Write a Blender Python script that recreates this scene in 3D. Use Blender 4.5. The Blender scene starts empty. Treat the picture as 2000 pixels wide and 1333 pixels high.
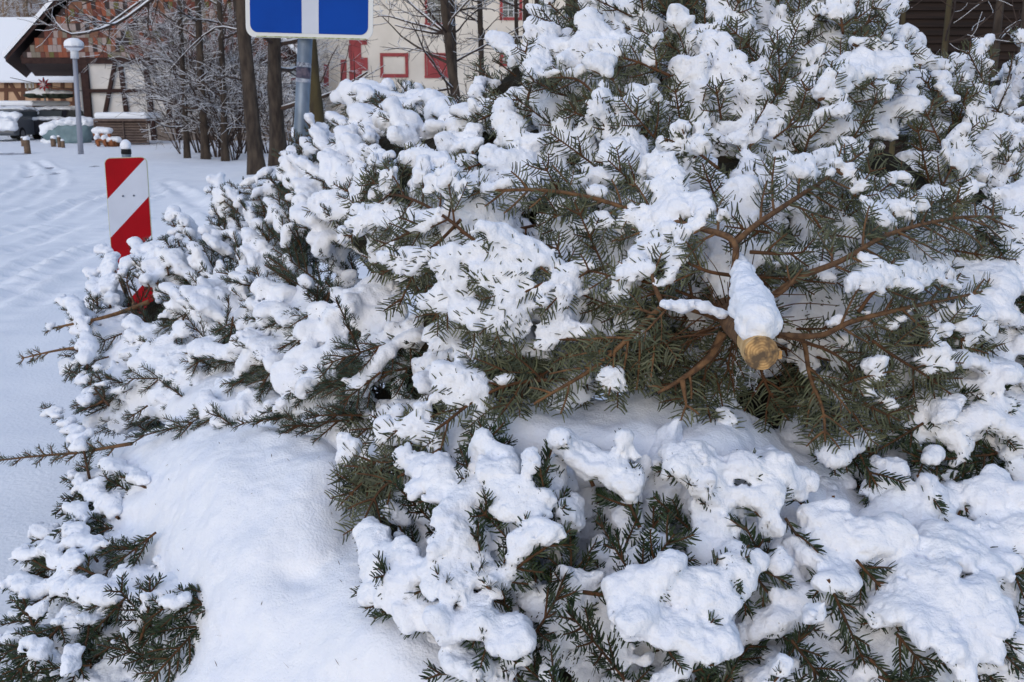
import bpy, math, random
import numpy as np
from mathutils import Vector
random.seed(7); RNG = np.random.default_rng(7)
S = bpy.context.scene
COL = S.collection
R = math.radians
# ------------------------------------------------------------------ camera
PITCH = R(13.5); FPX = 1920.0; CAM = np.array([0, 0, 1.65])
cam = bpy.data.cameras.new("camera"); camo = bpy.data.objects.new("camera", cam); COL.objects.link(camo)
camo.location = CAM; camo.rotation_euler = (R(90) - PITCH, 0, 0)
cam.lens = 36 * FPX / 2000; cam.sensor_width = 36; cam.clip_start = 0.05; cam.clip_end = 2000
cam.dof.use_dof = True; cam.dof.focus_distance = 2.35; cam.dof.aperture_fstop = 14
S.camera = camo
# ------------------------------------------------------------------ world, sun, exposure
SUN_EL, SUN_ROT = R(30), R(200)
w = bpy.data.worlds.new("World"); S.world = w; w.use_nodes = True
nt = w.node_tree; sky = nt.nodes.new("ShaderNodeTexSky"); sky.sky_type = 'NISHITA'; sky.sun_disc = False
sky.sun_elevation = SUN_EL; sky.sun_rotation = SUN_ROT; sky.air_density = 1.0; sky.dust_density = 1.5; sky.ozone_density = 2.0
bg = nt.nodes["Background"]; nt.links.new(sky.outputs[0], bg.inputs[0]); bg.inputs[1].default_value = 0.15
sl = bpy.data.lights.new("sun", 'SUN'); sl.energy = 0.5; sl.angle = R(60); sl.color = (1.0, 0.99, 0.98)
so = bpy.data.objects.new("sun", sl); COL.objects.link(so)
so.rotation_euler = (R(90) - R(60), 0, R(205))
S.view_settings.view_transform = 'Standard'; S.view_settings.look = 'None'; S.view_settings.gamma = 1; S.view_settings.exposure = 0.20
S.cycles.max_bounces = 6; S.cycles.diffuse_bounces = 3; S.cycles.use_denoising = True
# ------------------------------------------------------------------ helpers
cp, sp = math.cos(PITCH), math.sin(PITCH)
def up3(px, py, Y):
    "world point on the sight line of photo position (px,py) at forward distance Y"
    u = (np.asarray(px, float) - 1000) / FPX; v = (666.5 - np.asarray(py, float)) / FPX
    dy = cp + sp * v; dz = -sp + cp * v; k = Y / dy
    return np.stack([u * k, np.broadcast_to(Y, k.shape) * 1.0, 1.65 + dz * k], -1)
def proj(P):
    P = np.asarray(P, float) - CAM
    d = P[..., 1] * cp - P[..., 2] * sp; v = P[..., 1] * sp + P[..., 2] * cp
    return 1000 + FPX * P[..., 0] / d, 666.5 - FPX * v / d
def gpt(px, py, z=0.0):
    "where the sight line meets the level z"
    u = (px - 1000) / FPX; v = (666.5 - py) / FPX
    dy = cp + sp * v; dz = -sp + cp * v; k = (z - 1.65) / dz
    return np.array([u * k, dy * k, z])
def srgb(r, g, b):
    f = lambda c: ((c / 255 + 0.055) / 1.055) ** 2.4 if c > 10 else c / 255 / 12.92
    return (f(r), f(g), f(b), 1)
def nrm(v): 
    v = np.asarray(v, float); return v / (np.linalg.norm(v, axis=-1, keepdims=True) + 1e-12)
MATS = {}
def mat(name, c1, c2=None, scale=8.0, rough=0.8, bump=0.0, bscale=60.0, spec=0.3, island=False, stretch=(1, 1, 1), metal=0.0, sss=0.0):
    if name in MATS: return MATS[name]
    m = bpy.data.materials.new(name); m.use_nodes = True; n = m.node_tree; b = n.nodes["Principled BSDF"]
    b.inputs["Roughness"].default_value = rough; b.inputs["Specular IOR Level"].default_value = spec; b.inputs["Metallic"].default_value = metal
    tc = n.nodes.new("ShaderNodeTexCoord"); mp = n.nodes.new("ShaderNodeMapping"); mp.inputs["Scale"].default_value = stretch
    n.links.new(tc.outputs["Object"], mp.inputs[0])
    if c2 is None: b.inputs["Base Color"].default_value = c1
    else:
        mx = n.nodes.new("ShaderNodeMix"); mx.data_type = 'RGBA'; mx.inputs[6].default_value = c1; mx.inputs[7].default_value = c2
        if island:
            g = n.nodes.new("ShaderNodeNewGeometry"); n.links.new(g.outputs["Random Per Island"], mx.inputs[0])
        else:
            t = n.nodes.new("ShaderNodeTexNoise"); t.inputs["Scale"].default_value = scale; t.inputs["Detail"].default_value = 5
            r = n.nodes.new("ShaderNodeMapRange"); r.inputs[1].default_value = 0.35; r.inputs[2].default_value = 0.65
            n.links.new(mp.outputs[0], t.inputs["Vector"]); n.links.new(t.outputs["Fac"], r.inputs[0]); n.links.new(r.outputs[0], mx.inputs[0])
        n.links.new(mx.outputs[2], b.inputs["Base Color"])
    if bump:
        t = n.nodes.new("ShaderNodeTexNoise"); t.inputs["Scale"].default_value = bscale; t.inputs["Detail"].default_value = 4
        bp = n.nodes.new("ShaderNodeBump"); bp.inputs["Strength"].default_value = 1; bp.inputs["Distance"].default_value = bump
        n.links.new(mp.outputs[0], t.inputs["Vector"]); n.links.new(t.outputs["Fac"], bp.inputs["Height"]); n.links.new(bp.outputs[0], b.inputs["Normal"])
    if sss:
        b.inputs["Subsurface Weight"].default_value = sss; b.inputs["Subsurface Radius"].default_value = (0.6, 0.8, 1.0); b.inputs["Subsurface Scale"].default_value = 0.02
    MATS[name] = m; return m
SNOW = mat("snow", (0.81, 0.85, 0.94, 1), (0.87, 0.90, 0.96, 1), 14, 0.75, bump=0.0035, bscale=150, spec=0.25, sss=0.0)
SNOWG = mat("snow_ground", (0.84, 0.865, 0.92, 1), (0.89, 0.91, 0.955, 1), 3, 0.75, bump=0.006, bscale=45, spec=0.2)
SNOWF = mat("snow_far", (0.84, 0.865, 0.91, 1), None, rough=0.85, spec=0.1)
BARK = mat("fir_bark", srgb(82, 60, 44), srgb(122, 92, 64), 60, 0.85, bump=0.0015, bscale=300)
TWIG = mat("twig_bark", srgb(92, 62, 38), srgb(66, 46, 30), 40, 0.8)
OLIVE = mat("olive_needles", srgb(34, 41, 28), srgb(92, 97, 70), rough=0.5, island=True, spec=0.4)
GREEN = mat("green_needles", srgb(18, 32, 17), srgb(54, 70, 40), rough=0.45, island=True, spec=0.4)
BLUEG = mat("spruce_needles", srgb(30, 44, 34), srgb(68, 84, 66), rough=0.5, island=True, spec=0.4)
WOODD = mat("old_dark_wood", srgb(46, 31, 30), srgb(62, 44, 40), 6, 0.9)

def mesh_obj(name, V, F, m, parent=None, smooth=False, off=None, kind=None, label=None):
    V = np.asarray(V, np.float32)
    if off is not None: V = V - np.asarray(off, np.float32)
    me = bpy.data.meshes.new(name)
    if isinstance(F, np.ndarray):
        n, k = F.shape
        me.vertices.add(len(V)); me.vertices.foreach_set("co", V.ravel())
        me.loops.add(n * k); me.loops.foreach_set("vertex_index", F.astype(np.int32).ravel())
        me.polygons.add(n); me.polygons.foreach_set("loop_start", np.arange(0, n * k, k, dtype=np.int32))
        me.polygons.foreach_set("loop_total", np.full(n, k, np.int32)); me.update(calc_edges=True)
    else:
        me.from_pydata([tuple(v) for v in V.tolist()], [], F); me.update()
    if smooth: me.polygons.foreach_set("use_smooth", np.ones(len(me.polygons), bool))
    ms = m if isinstance(m, list) else [m]
    for x in ms: me.materials.append(x)
    o = bpy.data.objects.new(name, me); COL.objects.link(o)
    if parent is not None: o.parent = parent
    if kind: o["kind"] = kind
    if label: o["label"] = label
    return o
def thing(name, label, cat, loc=(0, 0, 0), group=None):
    o = bpy.data.objects.new(name, None); COL.objects.link(o); o.location = tuple(map(float, loc)); o.empty_display_size = 0.1
    return tag(o, label, cat, group)
def tag(o, label, cat, group=None):
    o["label"] = label; o["category"] = cat
    if group: o["group"] = group
    return o
class MB:
    "collects polygons"
    def __init__(s): s.V = []; s.F = []; s.MI = []
    def add(s, V, F, mi=0):
        b = len(s.V); s.V += [tuple(map(float, v)) for v in V]; s.F += [tuple(i + b for i in f) for f in F]; s.MI += [mi] * len(F)
    def box(s, a, b, mi=0):
        x0, y0, z0 = np.minimum(a, b); x1, y1, z1 = np.maximum(a, b)
        s.add([(x0, y0, z0), (x1, y0, z0), (x1, y1, z0), (x0, y1, z0), (x0, y0, z1), (x1, y0, z1), (x1, y1, z1), (x0, y1, z1)],
              [(0, 3, 2, 1), (4, 5, 6, 7), (0, 1, 5, 4), (1, 2, 6, 5), (2, 3, 7, 6), (3, 0, 4, 7)], mi)
    def bar(s, p, q, w, d, upv=(0, -1, 0), mi=0):
        "beam from p to q, w wide, d deep along upv"
        p = np.array(p, float); q = np.array(q, float); t = nrm(q - p); n = np.array(upv, float); n = nrm(n - t * (n @ t)); b = np.cross(t, n)
        V = [e + b * sx * w / 2 + n * sy * d / 2 for e in (p, q) for sx, sy in ((-1, -1), (1, -1), (1, 1), (-1, 1))]
        s.add(V, [(0, 1, 2, 3), (7, 6, 5, 4), (0, 4, 5, 1), (1, 5, 6, 2), (2, 6, 7, 3), (3, 7, 4, 0)], mi)
    def prism(s, poly, d, mi=0):
        "front polygon (3-D points) extruded by vector d"
        n = len(poly); V = [np.array(p, float) for p in poly]; V += [p + np.array(d, float) for p in V]
        s.add(V, [tuple(range(n)), tuple(range(2 * n - 1, n - 1, -1))] + [(i, i + n, (i + 1) % n + n, (i + 1) % n) for i in range(n)], mi)
    def cyl(s, p, q, r0, r1=None, k=12, mi=0):
        r1 = r0 if r1 is None else r1
        V, F = tube(np.array([p, q], float), np.array([r0, r1]), k); s.add(V, [tuple(f) for f in F], mi)
        s.F.append(tuple(len(s.V) - len(V) + i for i in range(k))[::-1]); s.F.append(tuple(len(s.V) - k + i for i in range(k))); s.MI += [mi, mi]
    def build(s, name, m, parent=None, off=None, smooth=False, **kw):
        o = mesh_obj(name, s.V, s.F, m, parent, smooth, off, **kw)
        if isinstance(m, list): o.data.polygons.foreach_set("material_index", s.MI); 
        return o
def tube(P, r, k=5):
    P = np.asarray(P, float); n = len(P); T = nrm(np.gradient(P, axis=0)); 
    a = np.array([0, 0, 1.0]) if abs(T[0][2]) < 0.9 else np.array([1.0, 0, 0])
    N = nrm(a - T * (T @ a)[:, None]); B = np.cross(T, N)
    th = np.arange(k) * 2 * math.pi / k
    V = P[:, None] + (N[:, None] * np.cos(th)[None, :, None] + B[:, None] * np.sin(th)[None, :, None]) * np.asarray(r)[:, None, None]
    i = np.arange(n - 1)[:, None] * k; j = np.arange(k)[None]; jn = (j + 1) % k
    F = np.stack([i + j, i + jn, i + k + jn, i + k + j], -1).reshape(-1, 4)
    return V.reshape(-1, 3), F
def tubes(L, k=5):
    "many (P, r) joined, as numpy arrays"
    Vs, Fs, b = [], [], 0
    for P, r in L:
        V, F = tube(P, r, k); Vs.append(V); Fs.append(F + b); b += len(V)
    return np.concatenate(Vs), np.concatenate(Fs)
def spline(C, step):
    C = np.asarray(C, float)
    if len(C) == 2: C = np.array([C[0], (C[0] + C[1]) / 2, C[1]])
    E = np.vstack([2 * C[0] - C[1], C, 2 * C[-1] - C[-2]]); out = []
    for i in range(len(C) - 1):
        p0, p1, p2, p3 = E[i:i + 4]; n = max(2, int(np.linalg.norm(p2[:3] - p1[:3]) / step)); t = np.linspace(0, 1, n, endpoint=False)[:, None]
        out.append(0.5 * (2 * p1 + (p2 - p0) * t + (2 * p0 - 5 * p1 + 4 * p2 - p3) * t ** 2 + (3 * p1 - p0 - 3 * p2 + p3) * t ** 3))
    return np.vstack(out + [C[-1:]])
# ---- noise: periodic lattice, trilinear
LAT = RNG.random((32, 32, 32)).astype(np.float32)
def vnoise(P, s):
    Q = np.asarray(P) / s; I = np.floor(Q).astype(int); f = Q - I; f = f * f * (3 - 2 * f); I %= 32; J = (I + 1) % 32
    r = 0
    for a in (0, 1):
        for b in (0, 1):
            for c in (0, 1):
                A = J if a else I; B_ = J if b else I; C_ = J if c else I
                r = r + LAT[A[..., 0], B_[..., 1], C_[..., 2]] * (f[..., 0] if a else 1 - f[..., 0]) * (f[..., 1] if b else 1 - f[..., 1]) * (f[..., 2] if c else 1 - f[..., 2])
    return r
# ---- scalar field -> surface
def box_blur(F, ax):
    G = F.copy(); s1 = [slice(None)] * 3; s2 = [slice(None)] * 3; s0 = [slice(None)] * 3
    s0[ax] = slice(1, -1); s1[ax] = slice(0, -2); s2[ax] = slice(2, None)
    G[tuple(s0)] = (F[tuple(s1)] + 2 * F[tuple(s0)] + F[tuple(s2)]) / 4; return G
def field_mesh(B, h, blur=3, n1=0.004, s1=0.03, n2=0.002, s2=0.011, soft=0.0):
    "B: rows (x,y,z,rx,ry,rz); union of ellipsoids, blurred and roughened, meshed with surface nets"
    B = np.asarray(B, float); c = h * 4
    lo = (B[:, :3] - B[:, 3:]).min(0) - 6 * h; hi = (B[:, :3] + B[:, 3:]).max(0) + 6 * h
    N = np.ceil((hi - lo) / h).astype(int) + 1
    F = np.full(N, math.exp(-c / soft) if soft else -c, np.float32); ax = [lo[i] + h * np.arange(N[i]) for i in range(3)]
    for b in B:
        i0 = np.maximum(((b[:3] - b[3:] - c - lo) / h).astype(int), 0); i1 = np.minimum(((b[:3] + b[3:] + c - lo) / h).astype(int) + 2, N)
        X = ((ax[0][i0[0]:i1[0]] - b[0]) / b[3]) ** 2; Y = ((ax[1][i0[1]:i1[1]] - b[1]) / b[4]) ** 2; Z = ((ax[2][i0[2]:i1[2]] - b[2]) / b[5]) ** 2
        d = (1 - np.sqrt(X[:, None, None] + Y[None, :, None] + Z[None, None, :])) * b[3:].min()
        sub = F[i0[0]:i1[0], i0[1]:i1[1], i0[2]:i1[2]]
        if soft: sub += np.exp(np.clip(d, -2 * c, 3 * c) / soft).astype(np.float32)
        else: np.maximum(sub, d.astype(np.float32), out=sub)
    if soft: np.log(F, out=F); F *= soft
    np.clip(F, -c, c, out=F)
    for _ in range(blur):
        for a in range(3): F = box_blur(F, a)
    I = np.argwhere(np.abs(F) < 2 * h)
    P = lo + I * h; t = tuple(I.T)
    if n1: F[t] += ((vnoise(P, s1) - 0.5) * 2 * n1 + (vnoise(P + 7.3, s2) - 0.5) * 2 * n2).astype(np.float32)
    ins = F > 0; cnt = np.zeros(N - 1, np.int8)
    for a in (0, 1):
        for b_ in (0, 1):
            for d in (0, 1): cnt += ins[a:N[0] - 1 + a, b_:N[1] - 1 + b_, d:N[2] - 1 + d]
    act = (cnt > 0) & (cnt < 8); idx = np.argwhere(act); ids = np.full(N - 1, -1, np.int32); ids[act] = np.arange(len(idx))
    acc = np.zeros((len(idx), 3)); num = np.zeros(len(idx))
    cs = [(a, b_, d) for a in (0, 1) for b_ in (0, 1) for d in (0, 1)]
    for u in cs:
        for a in range(3):
            if u[a] == 0:
                v = list(u); v[a] = 1; fu = F[idx[:, 0] + u[0], idx[:, 1] + u[1], idx[:, 2] + u[2]]; fv = F[idx[:, 0] + v[0], idx[:, 1] + v[1], idx[:, 2] + v[2]]
                m = (fu > 0) != (fv > 0); tt = np.where(m, fu / np.where(m, fu - fv, 1), 0); p = np.tile(np.array(u, float), (len(idx), 1)); p[:, a] = tt
                acc[m] += p[m]; num[m] += 1
    V = lo + (idx + acc / num[:, None]) * h; Q = []
    for a in range(3):
        b_, d = (a + 1) % 3, (a + 2) % 3
        s = [slice(1, -1)] * 3; s[a] = slice(0, -1); e = [slice(1, -1)] * 3; e[a] = slice(1, None)
        A, E = ins[tuple(s)], ins[tuple(e)]
        for sign in (0, 1):
            G = np.argwhere((A & ~E) if sign == 0 else (~A & E))
            if not len(G): continue
            off = np.ones(3, int); off[a] = 0; G = G + off
            def cid(db, dd):
                g = G.copy(); g[:, b_] -= db; g[:, d] -= dd; return ids[g[:, 0], g[:, 1], g[:, 2]]
            q = np.stack([cid(1, 1), cid(0, 1), cid(0, 0), cid(1, 0)], 1)
            Q.append(q if sign == 0 else q[:, ::-1])
    return V, np.concatenate(Q)
RSTATE = RNG.bit_generator.state
# ------------------------------------------------------------------ the ground: one snowy sheet with ruts, and the wooded hill
def axis(lo, hi, d, L):
    a = list(np.arange(lo, hi, d)); s = d; x = hi
    while x < L: a.append(x); s *= 1.18; x += s
    return a
ys_ = np.array(axis(0.2, 30, 0.06, 500)); xr = np.array(axis(3.5, 3.6, 0.08, 400)); xl = -np.array(axis(14, 14.1, 0.08, 400))[::-1]
xs_ = np.concatenate([xl, np.arange(-13.95, 3.5, 0.065), xr])
def ground_z(x, y):
    P = np.stack([x, y, x * 0], -1); fade = np.clip(1 - (y - 30) / 30, 0, 1)
    z = (vnoise(P, 1.7) - .5) * 0.09 + (vnoise(P + 5, 0.45) - .5) * 0.028 * np.clip(1 - (y - 25) / 20, 0, 1) + (vnoise(P + 9, 0.14) - .5) * 0.010 * np.clip(1 - (y - 14) / 12, 0, 1)
    z += 0.25 * np.exp(-((x + 3.2 + (y - 12) * 0.12) / 1.6) ** 2) * np.clip((y - 9) / 6, 0, 1) * fade     # verge beside the track
    far_ = np.clip((y - 60) / 60, 0, 1); return z
RUTS = [[(-30,462),(60,440),(130,405),(215,375),(300,352)], [(-30,500),(80,468),(180,430),(260,398),(350,372)], [(-30,560),(70,512),(170,470),(250,440)], [(-30,600),(60,548),(150,505),(220,475)], [(-30,640),(90,580),(180,545)], [(-40,425),(40,400),(100,370),(110,340),(60,310)], [(-40,395),(30,360),(60,330),(30,300)], [(330,360),(400,420),(440,450)]]
X, Y = np.meshgrid(xs_, ys_); Z = ground_z(X, Y)
for k, r in enumerate(RUTS):
    C = spline([gpt(*p) for p in r], 0.25); near = (X > C[:, 0].min() - 1) & (X < C[:, 0].max() + 1) & (Y > C[:, 1].min() - 1) & (Y < C[:, 1].max() + 1)
    q = np.stack([X[near], Y[near]], -1); d = np.full(len(q), 9.)
    for c in C: d = np.minimum(d, np.hypot(q[:, 0] - c[0], q[:, 1] - c[1]))
    q3 = np.stack([q[:, 0], q[:, 1], q[:, 0] * 0], -1); j = (vnoise(q3, 0.11) - .5); am = np.clip(vnoise(q3 + 4.4 * k, 0.9) * 2.0 - .2, .2, 1.3)
    Z[near] += -0.075 * am * np.exp(-(d / (0.13 + j * .1)) ** 2) + 0.03 * am * np.exp(-((d - 0.24) / 0.09) ** 2) * (1 + j * 2)
ny, nx = X.shape; i = (np.arange(ny - 1)[:, None] * nx + np.arange(nx - 1)[None]).ravel()
mesh_obj("ground", np.stack([X.ravel(), Y.ravel(), Z.ravel()], 1), np.stack([i, i + 1, i + nx + 1, i + nx], 1), SNOWG, None, True, kind="structure")
hx, hy = np.meshgrid(np.linspace(-160, 160, 90), np.linspace(92, 260, 40)); hz = np.clip((hy - 95) * 0.33, -1, 60) + (vnoise(np.stack([hx, hy, hx * 0], -1), 14) - .5) * 3 - .5
i = (np.arange(39)[:, None] * 90 + np.arange(89)[None]).ravel()
mesh_obj("hillside", np.stack([hx.ravel(), hy.ravel(), hz.ravel()], 1), np.stack([i, i + 1, i + 91, i + 90], 1), mat("hill_leaf_litter", srgb(190, 186, 190), srgb(120, 104, 92), 0.4, 0.9), None, True, kind="structure")
for a, b, r in [(98, 327, 14), (88, 342, 16), (184, 325, 8), (20, 300, 22)]:
    m = MB(); c = gpt(a, b); ang = np.arange(14) * 2 * math.pi / 14; rr = r * c[1] / FPX * (1 + RNG.normal(size=14) * .25); xs = c[0] + np.cos(ang) * rr * 1.2; ysq = c[1] + np.sin(ang) * rr * 3.0; zz = ground_z(xs, ysq) 
    cz = float(ground_z(np.array([c[0]]), np.array([c[1]]))[0]); m.add([(x, y, z - .012) for x, y, z in zip(xs, ysq, zz)] + [(c[0], c[1], cz + .022)], [(i, (i + 1) % 14, 14) for i in range(14)]); m.build("slush_patch", mat("slush", srgb(128, 126, 132), srgb(196, 200, 212), 5, .8, bump=.02, bscale=12), None, None, True, kind="structure")
def gp(px, py): 
    p = gpt(px, py); p[2] = float(ground_z(np.array([p[0]]), np.array([p[1]]))[0]) - 0.03; return p
# ------------------------------------------------------------------ bare trees
TREEBARK = mat("tree_bark", srgb(50, 43, 39), srgb(80, 70, 61), 9, 0.95, stretch=(1, 1, .3), bump=0.01, bscale=30)
MOSSBARK = mat("mossy_bark", srgb(84, 76, 50), srgb(62, 54, 42), 5, 0.95, stretch=(1, 1, .3), bump=0.01, bscale=30)
TWIGB = mat("twig_far", srgb(52, 42, 38), srgb(76, 62, 54), 4, 0.9)
def grow(p, d, L, r, lev, out, g=0.12, up=0.15, nb=5, sp=0.8, seg=6):
    pts = [np.array(p)]; q = nrm(d); st = L / seg
    for k in range(seg):
        q = nrm(q + RNG.normal(size=3) * g + np.array([0, 0, up * 0.12])); pts.append(pts[-1] + q * st)
    P = np.array(pts); out.append((P, np.linspace(r, max(r * 0.35, 0.004), seg + 1)))
    if lev > 0:
        for k in range(nb):
            f = RNG.uniform(0.25, 0.97); i = min(int(f * seg), seg - 1); b = P[i] + (P[i + 1] - P[i]) * (f * seg - i); t = nrm(P[i + 1] - P[i])
            n = nrm(np.cross(t, RNG.normal(size=3))); a = RNG.uniform(0.45, sp + 0.3)
            grow(b, t * math.cos(a) + n * math.sin(a), L * RNG.uniform(0.35, 0.62) * (1.1 - f * 0.4), max(r * (1 - f * .6) * 0.5, 0.005), lev - 1, out, g, up, nb, sp, max(4, seg - 1))
def snowtubes(T, a=0.9, mn=0.008):
    o = []
    for P, r in T:
        t = nrm(P[-1] - P[0]); h = math.sqrt(max(0, 1 - t[2] ** 2))
        if h < 0.3 or RNG.random() < 0.42: continue
        s = np.minimum(np.maximum(r * 0.7 * a, mn * .5), 0.024) * (0.4 + 0.6 * h) * RNG.uniform(0.6, 1.2); o.append((P + np.array([0, 0, 1.]) * (r * 0.7 + s * 0.5)[:, None], s))
    return o
def bare_tree(name, label, cat, base, top_, r, nbr=9, Lb=3.0, bm=None, group=None, z0=0.25, lev=2, side=None, nb=5, extra=None, mn=0.012, dip=0.0):
    base = np.array(base, float); top_ = np.array(top_, float); e = thing(name, label, cat, base, group); bm = bm or TREEBARK
    C = spline([base, base * .6 + top_ * .4 + RNG.normal(size=3) * r * .4, top_], 0.5); f = np.linspace(0, 1, len(C)); rr = r * (1 - 0.6 * f) + 0.35 * r * np.exp(-f * 25)
    V, F = tube(C, rr, 12); V += (vnoise(V, 0.15)[:, None] - .5) * r * 0.25; mesh_obj("trunk", V, F, bm, e, True, base)
    out = []; H = top_[2] - base[2]
    for k in range(nbr):
        g = RNG.uniform(z0, 1.0); c = C[min(int(g * len(C)), len(C) - 1)]; a = RNG.uniform(0, 6.283) if side is None else side + RNG.normal() * 0.7
        grow(c, np.array([math.cos(a), math.sin(a), RNG.uniform(0.0, 0.7) - dip]), Lb * RNG.uniform(.6, 1.2) * (1.15 - g * .5), r * 0.28 * (1.2 - g * .6), lev, out, nb=nb)
    if extra: 
        for pl, rb, l2 in extra:
            P = spline([up3(*q) for q in pl], 0.25); out.append((P, np.linspace(rb, rb * .3, len(P))))
            for j in range(l2):
                i = RNG.integers(1, len(P) - 1); t = nrm(P[i + 1] - P[i]) if i + 1 < len(P) else nrm(P[i] - P[i - 1]); n = nrm(np.cross(t, RNG.normal(size=3))); L = np.linalg.norm(P[-1] - P[0]) * RNG.uniform(.15, .35)
                grow(P[i], t * .75 + n * .65, L, rb * .4, 1, out, nb=5)
    V, F = tubes(out, 4); mesh_obj("crown", V, F, TWIGB, e, False, base)
    sn = snowtubes(out, mn=mn)
    if sn: V, F = tubes(sn, 4); mesh_obj("snow_cover", V, F, SNOWF, e, True, base)
    return e
def P3(px, py, Y): return up3(px, py, Y)
b0 = gp(503, 352); bA = np.array([b0[0], b0[1], 0]); YA = bA[1]; tA = P3(468, 0, YA)
bare_tree("bare_tree", "dark bare trunk standing between the barn thicket and the blue sign", "tree", bA, bA + (tA - bA) * 1.9, 0.19, 10, 3.0, z0=0.55, side=math.pi, lev=2, group="bare trees in the background", mn=0.010,
    extra=[([(466,10,YA),(420,-30,YA-.5),(330,-20,YA-1),(230,45,YA-1.5),(140,68,YA-2),(110,45,YA-2)], 0.045, 12), ([(462,-20,YA),(380,-60,YA-.4),(280,0,YA-.6),(200,55,YA-1),(150,70,YA-1.3)], 0.04, 12),
      ([(468,60,YA),(420,55,YA+.5),(370,95,YA+.5),(320,150,YA+.5)], 0.022, 6), ([(470,0,YA),(400,-20,YA+1),(300,-40,YA+1),(160,10,YA+1)], 0.04, 14), ([(480,160,YA),(440,150,YA-.5),(400,165,YA-.5),(330,140,YA-.5)], 0.02, 8)])
bB = gp(545, 333); tB = P3(548, 80, bB[1])
bare_tree("bare_tree", "brown bare trunk with snow along its low twigs just left of the sign pole", "tree", bB, bB + (tB - bB) * 2.4, 0.22, 14, 2.4, z0=0.08, lev=1, bm=TREEBARK, group="bare trees in the background", mn=0.014)
bC = gp(628, 345); tC = P3(607, 80, bC[1])
bare_tree("bare_tree", "olive mossy trunk just right of the grey sign pole", "tree", bC, bC + (tC - bC) * 2.2, 0.185, 8, 2.6, z0=0.4, lev=2, bm=MOSSBARK, group="bare trees in the background")
for (x0, y0, x1, Yt, r, lab, nbr) in [(902, 240, 858, 22, .12, "slim leaning trunk in front of the white building's upper window", 22), (893, 240, 882, 23.5, .10, "snow-plastered trunk right behind the slim leaning one", 18), (945, 230, 936, 26, .09, "thin upright trunk in front of the white building between the red doors", 12),
     (1012, 180, 1005, 27, .07, "thinnest trunk, near the right end of the white building", 8), (1030, 170, 1027, 25, .10, "thin dark trunk left of the tree with brown leaves", 10), (1045, 170, 1047, 25, .10, "thin dark trunk nearest the tree with brown leaves", 10)]:
    b = P3(x0, 240, Yt); b[2] = 0; t = P3(x1, 0, Yt); nbr = int(nbr * 1.3); d = t - P3(x0, 240, Yt); bare_tree("bare_tree", lab, "tree", b + d * (-.25) * np.array([1, 0, 0]), b + np.array([d[0] * 1.6, 0, 8.0]), r, nbr, 2.2, z0=.15, lev=2, group="bare trees in the background", nb=4, mn=0.012)
for (x0, y0, Yt, r, lab) in [(366, 309, 31, .09, "dark leaning trunk at the left of the shrub thicket"), (402, 312, 33, .13, "dark trunk rising from the middle of the shrub thicket"), (440, 314, 36, .11, "dark trunk at the back right of the shrub thicket")]:
    b = gp(x0, y0); t = P3(x0 - 14, 0, b[1]); bare_tree("bare_tree", lab, "tree", b, b + (t - b) * 1.9, r, 20, 1.7, z0=.12, lev=2, group="bare trees in the background", nb=5, mn=0.014)
# trees in front of the dark timber building
for x, Yt, r, lab, mt in [(1757, 12.5, .04, "slender pale olive trunk before the left part of the dark timber wall", MOSSBARK), (1850, 12.0, .05, "crooked trunk with a snow patch before the dark timber wall", MOSSBARK), (1950, 12.8, .075, "thick dark trunk before the dark timber wall", TREEBARK), (1992, 12.2, .045, "thin trunk at the far right edge before the dark timber wall", TREEBARK)]:
    b = P3(x - 8, 200, Yt); b[2] = 0; t = P3(x + 6, 0, Yt) + np.array([0, 0, 1.8]); bare_tree("bare_tree", lab, "tree", b, t, r, 12, 1.5, z0=.3, lev=1, bm=mt, group="bare trees in the background", nb=4, mn=0.006)
# brown-leaved tree
bL = P3(1120, 240, 16); bL[2] = 0; e = bare_tree("beech_tree", "thick trunk with withered brown leaves hanging beside the top of the heap", "tree", bL, bL + np.array([0, 0, 7.]), 0.30, 16, 2.0, z0=.5, lev=1)
n_ = 5200; c = bL + np.stack([RNG.normal(-.15, .75, n_), RNG.normal(0, .5, n_), 3.3 + np.abs(RNG.normal(0, 1, n_)) * 1.1 + RNG.random(n_) * .3], 1); keep = vnoise(c, 0.35) > .47; c = c[keep]; n_ = len(c)
a = nrm(RNG.normal(size=(n_, 3))) * .035; bb = nrm(np.cross(a, RNG.normal(size=(n_, 3)))) * .022 ; V = np.stack([c - a, c + bb, c + a, c - bb], 1).reshape(-1, 3)
mesh_obj("withered_leaves", V, (np.arange(n_)[:, None] * 4 + np.arange(4)[None]), mat("brown_leaf", srgb(150, 84, 62), srgb(104, 60, 48), island=True), e, False, bL)
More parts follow.
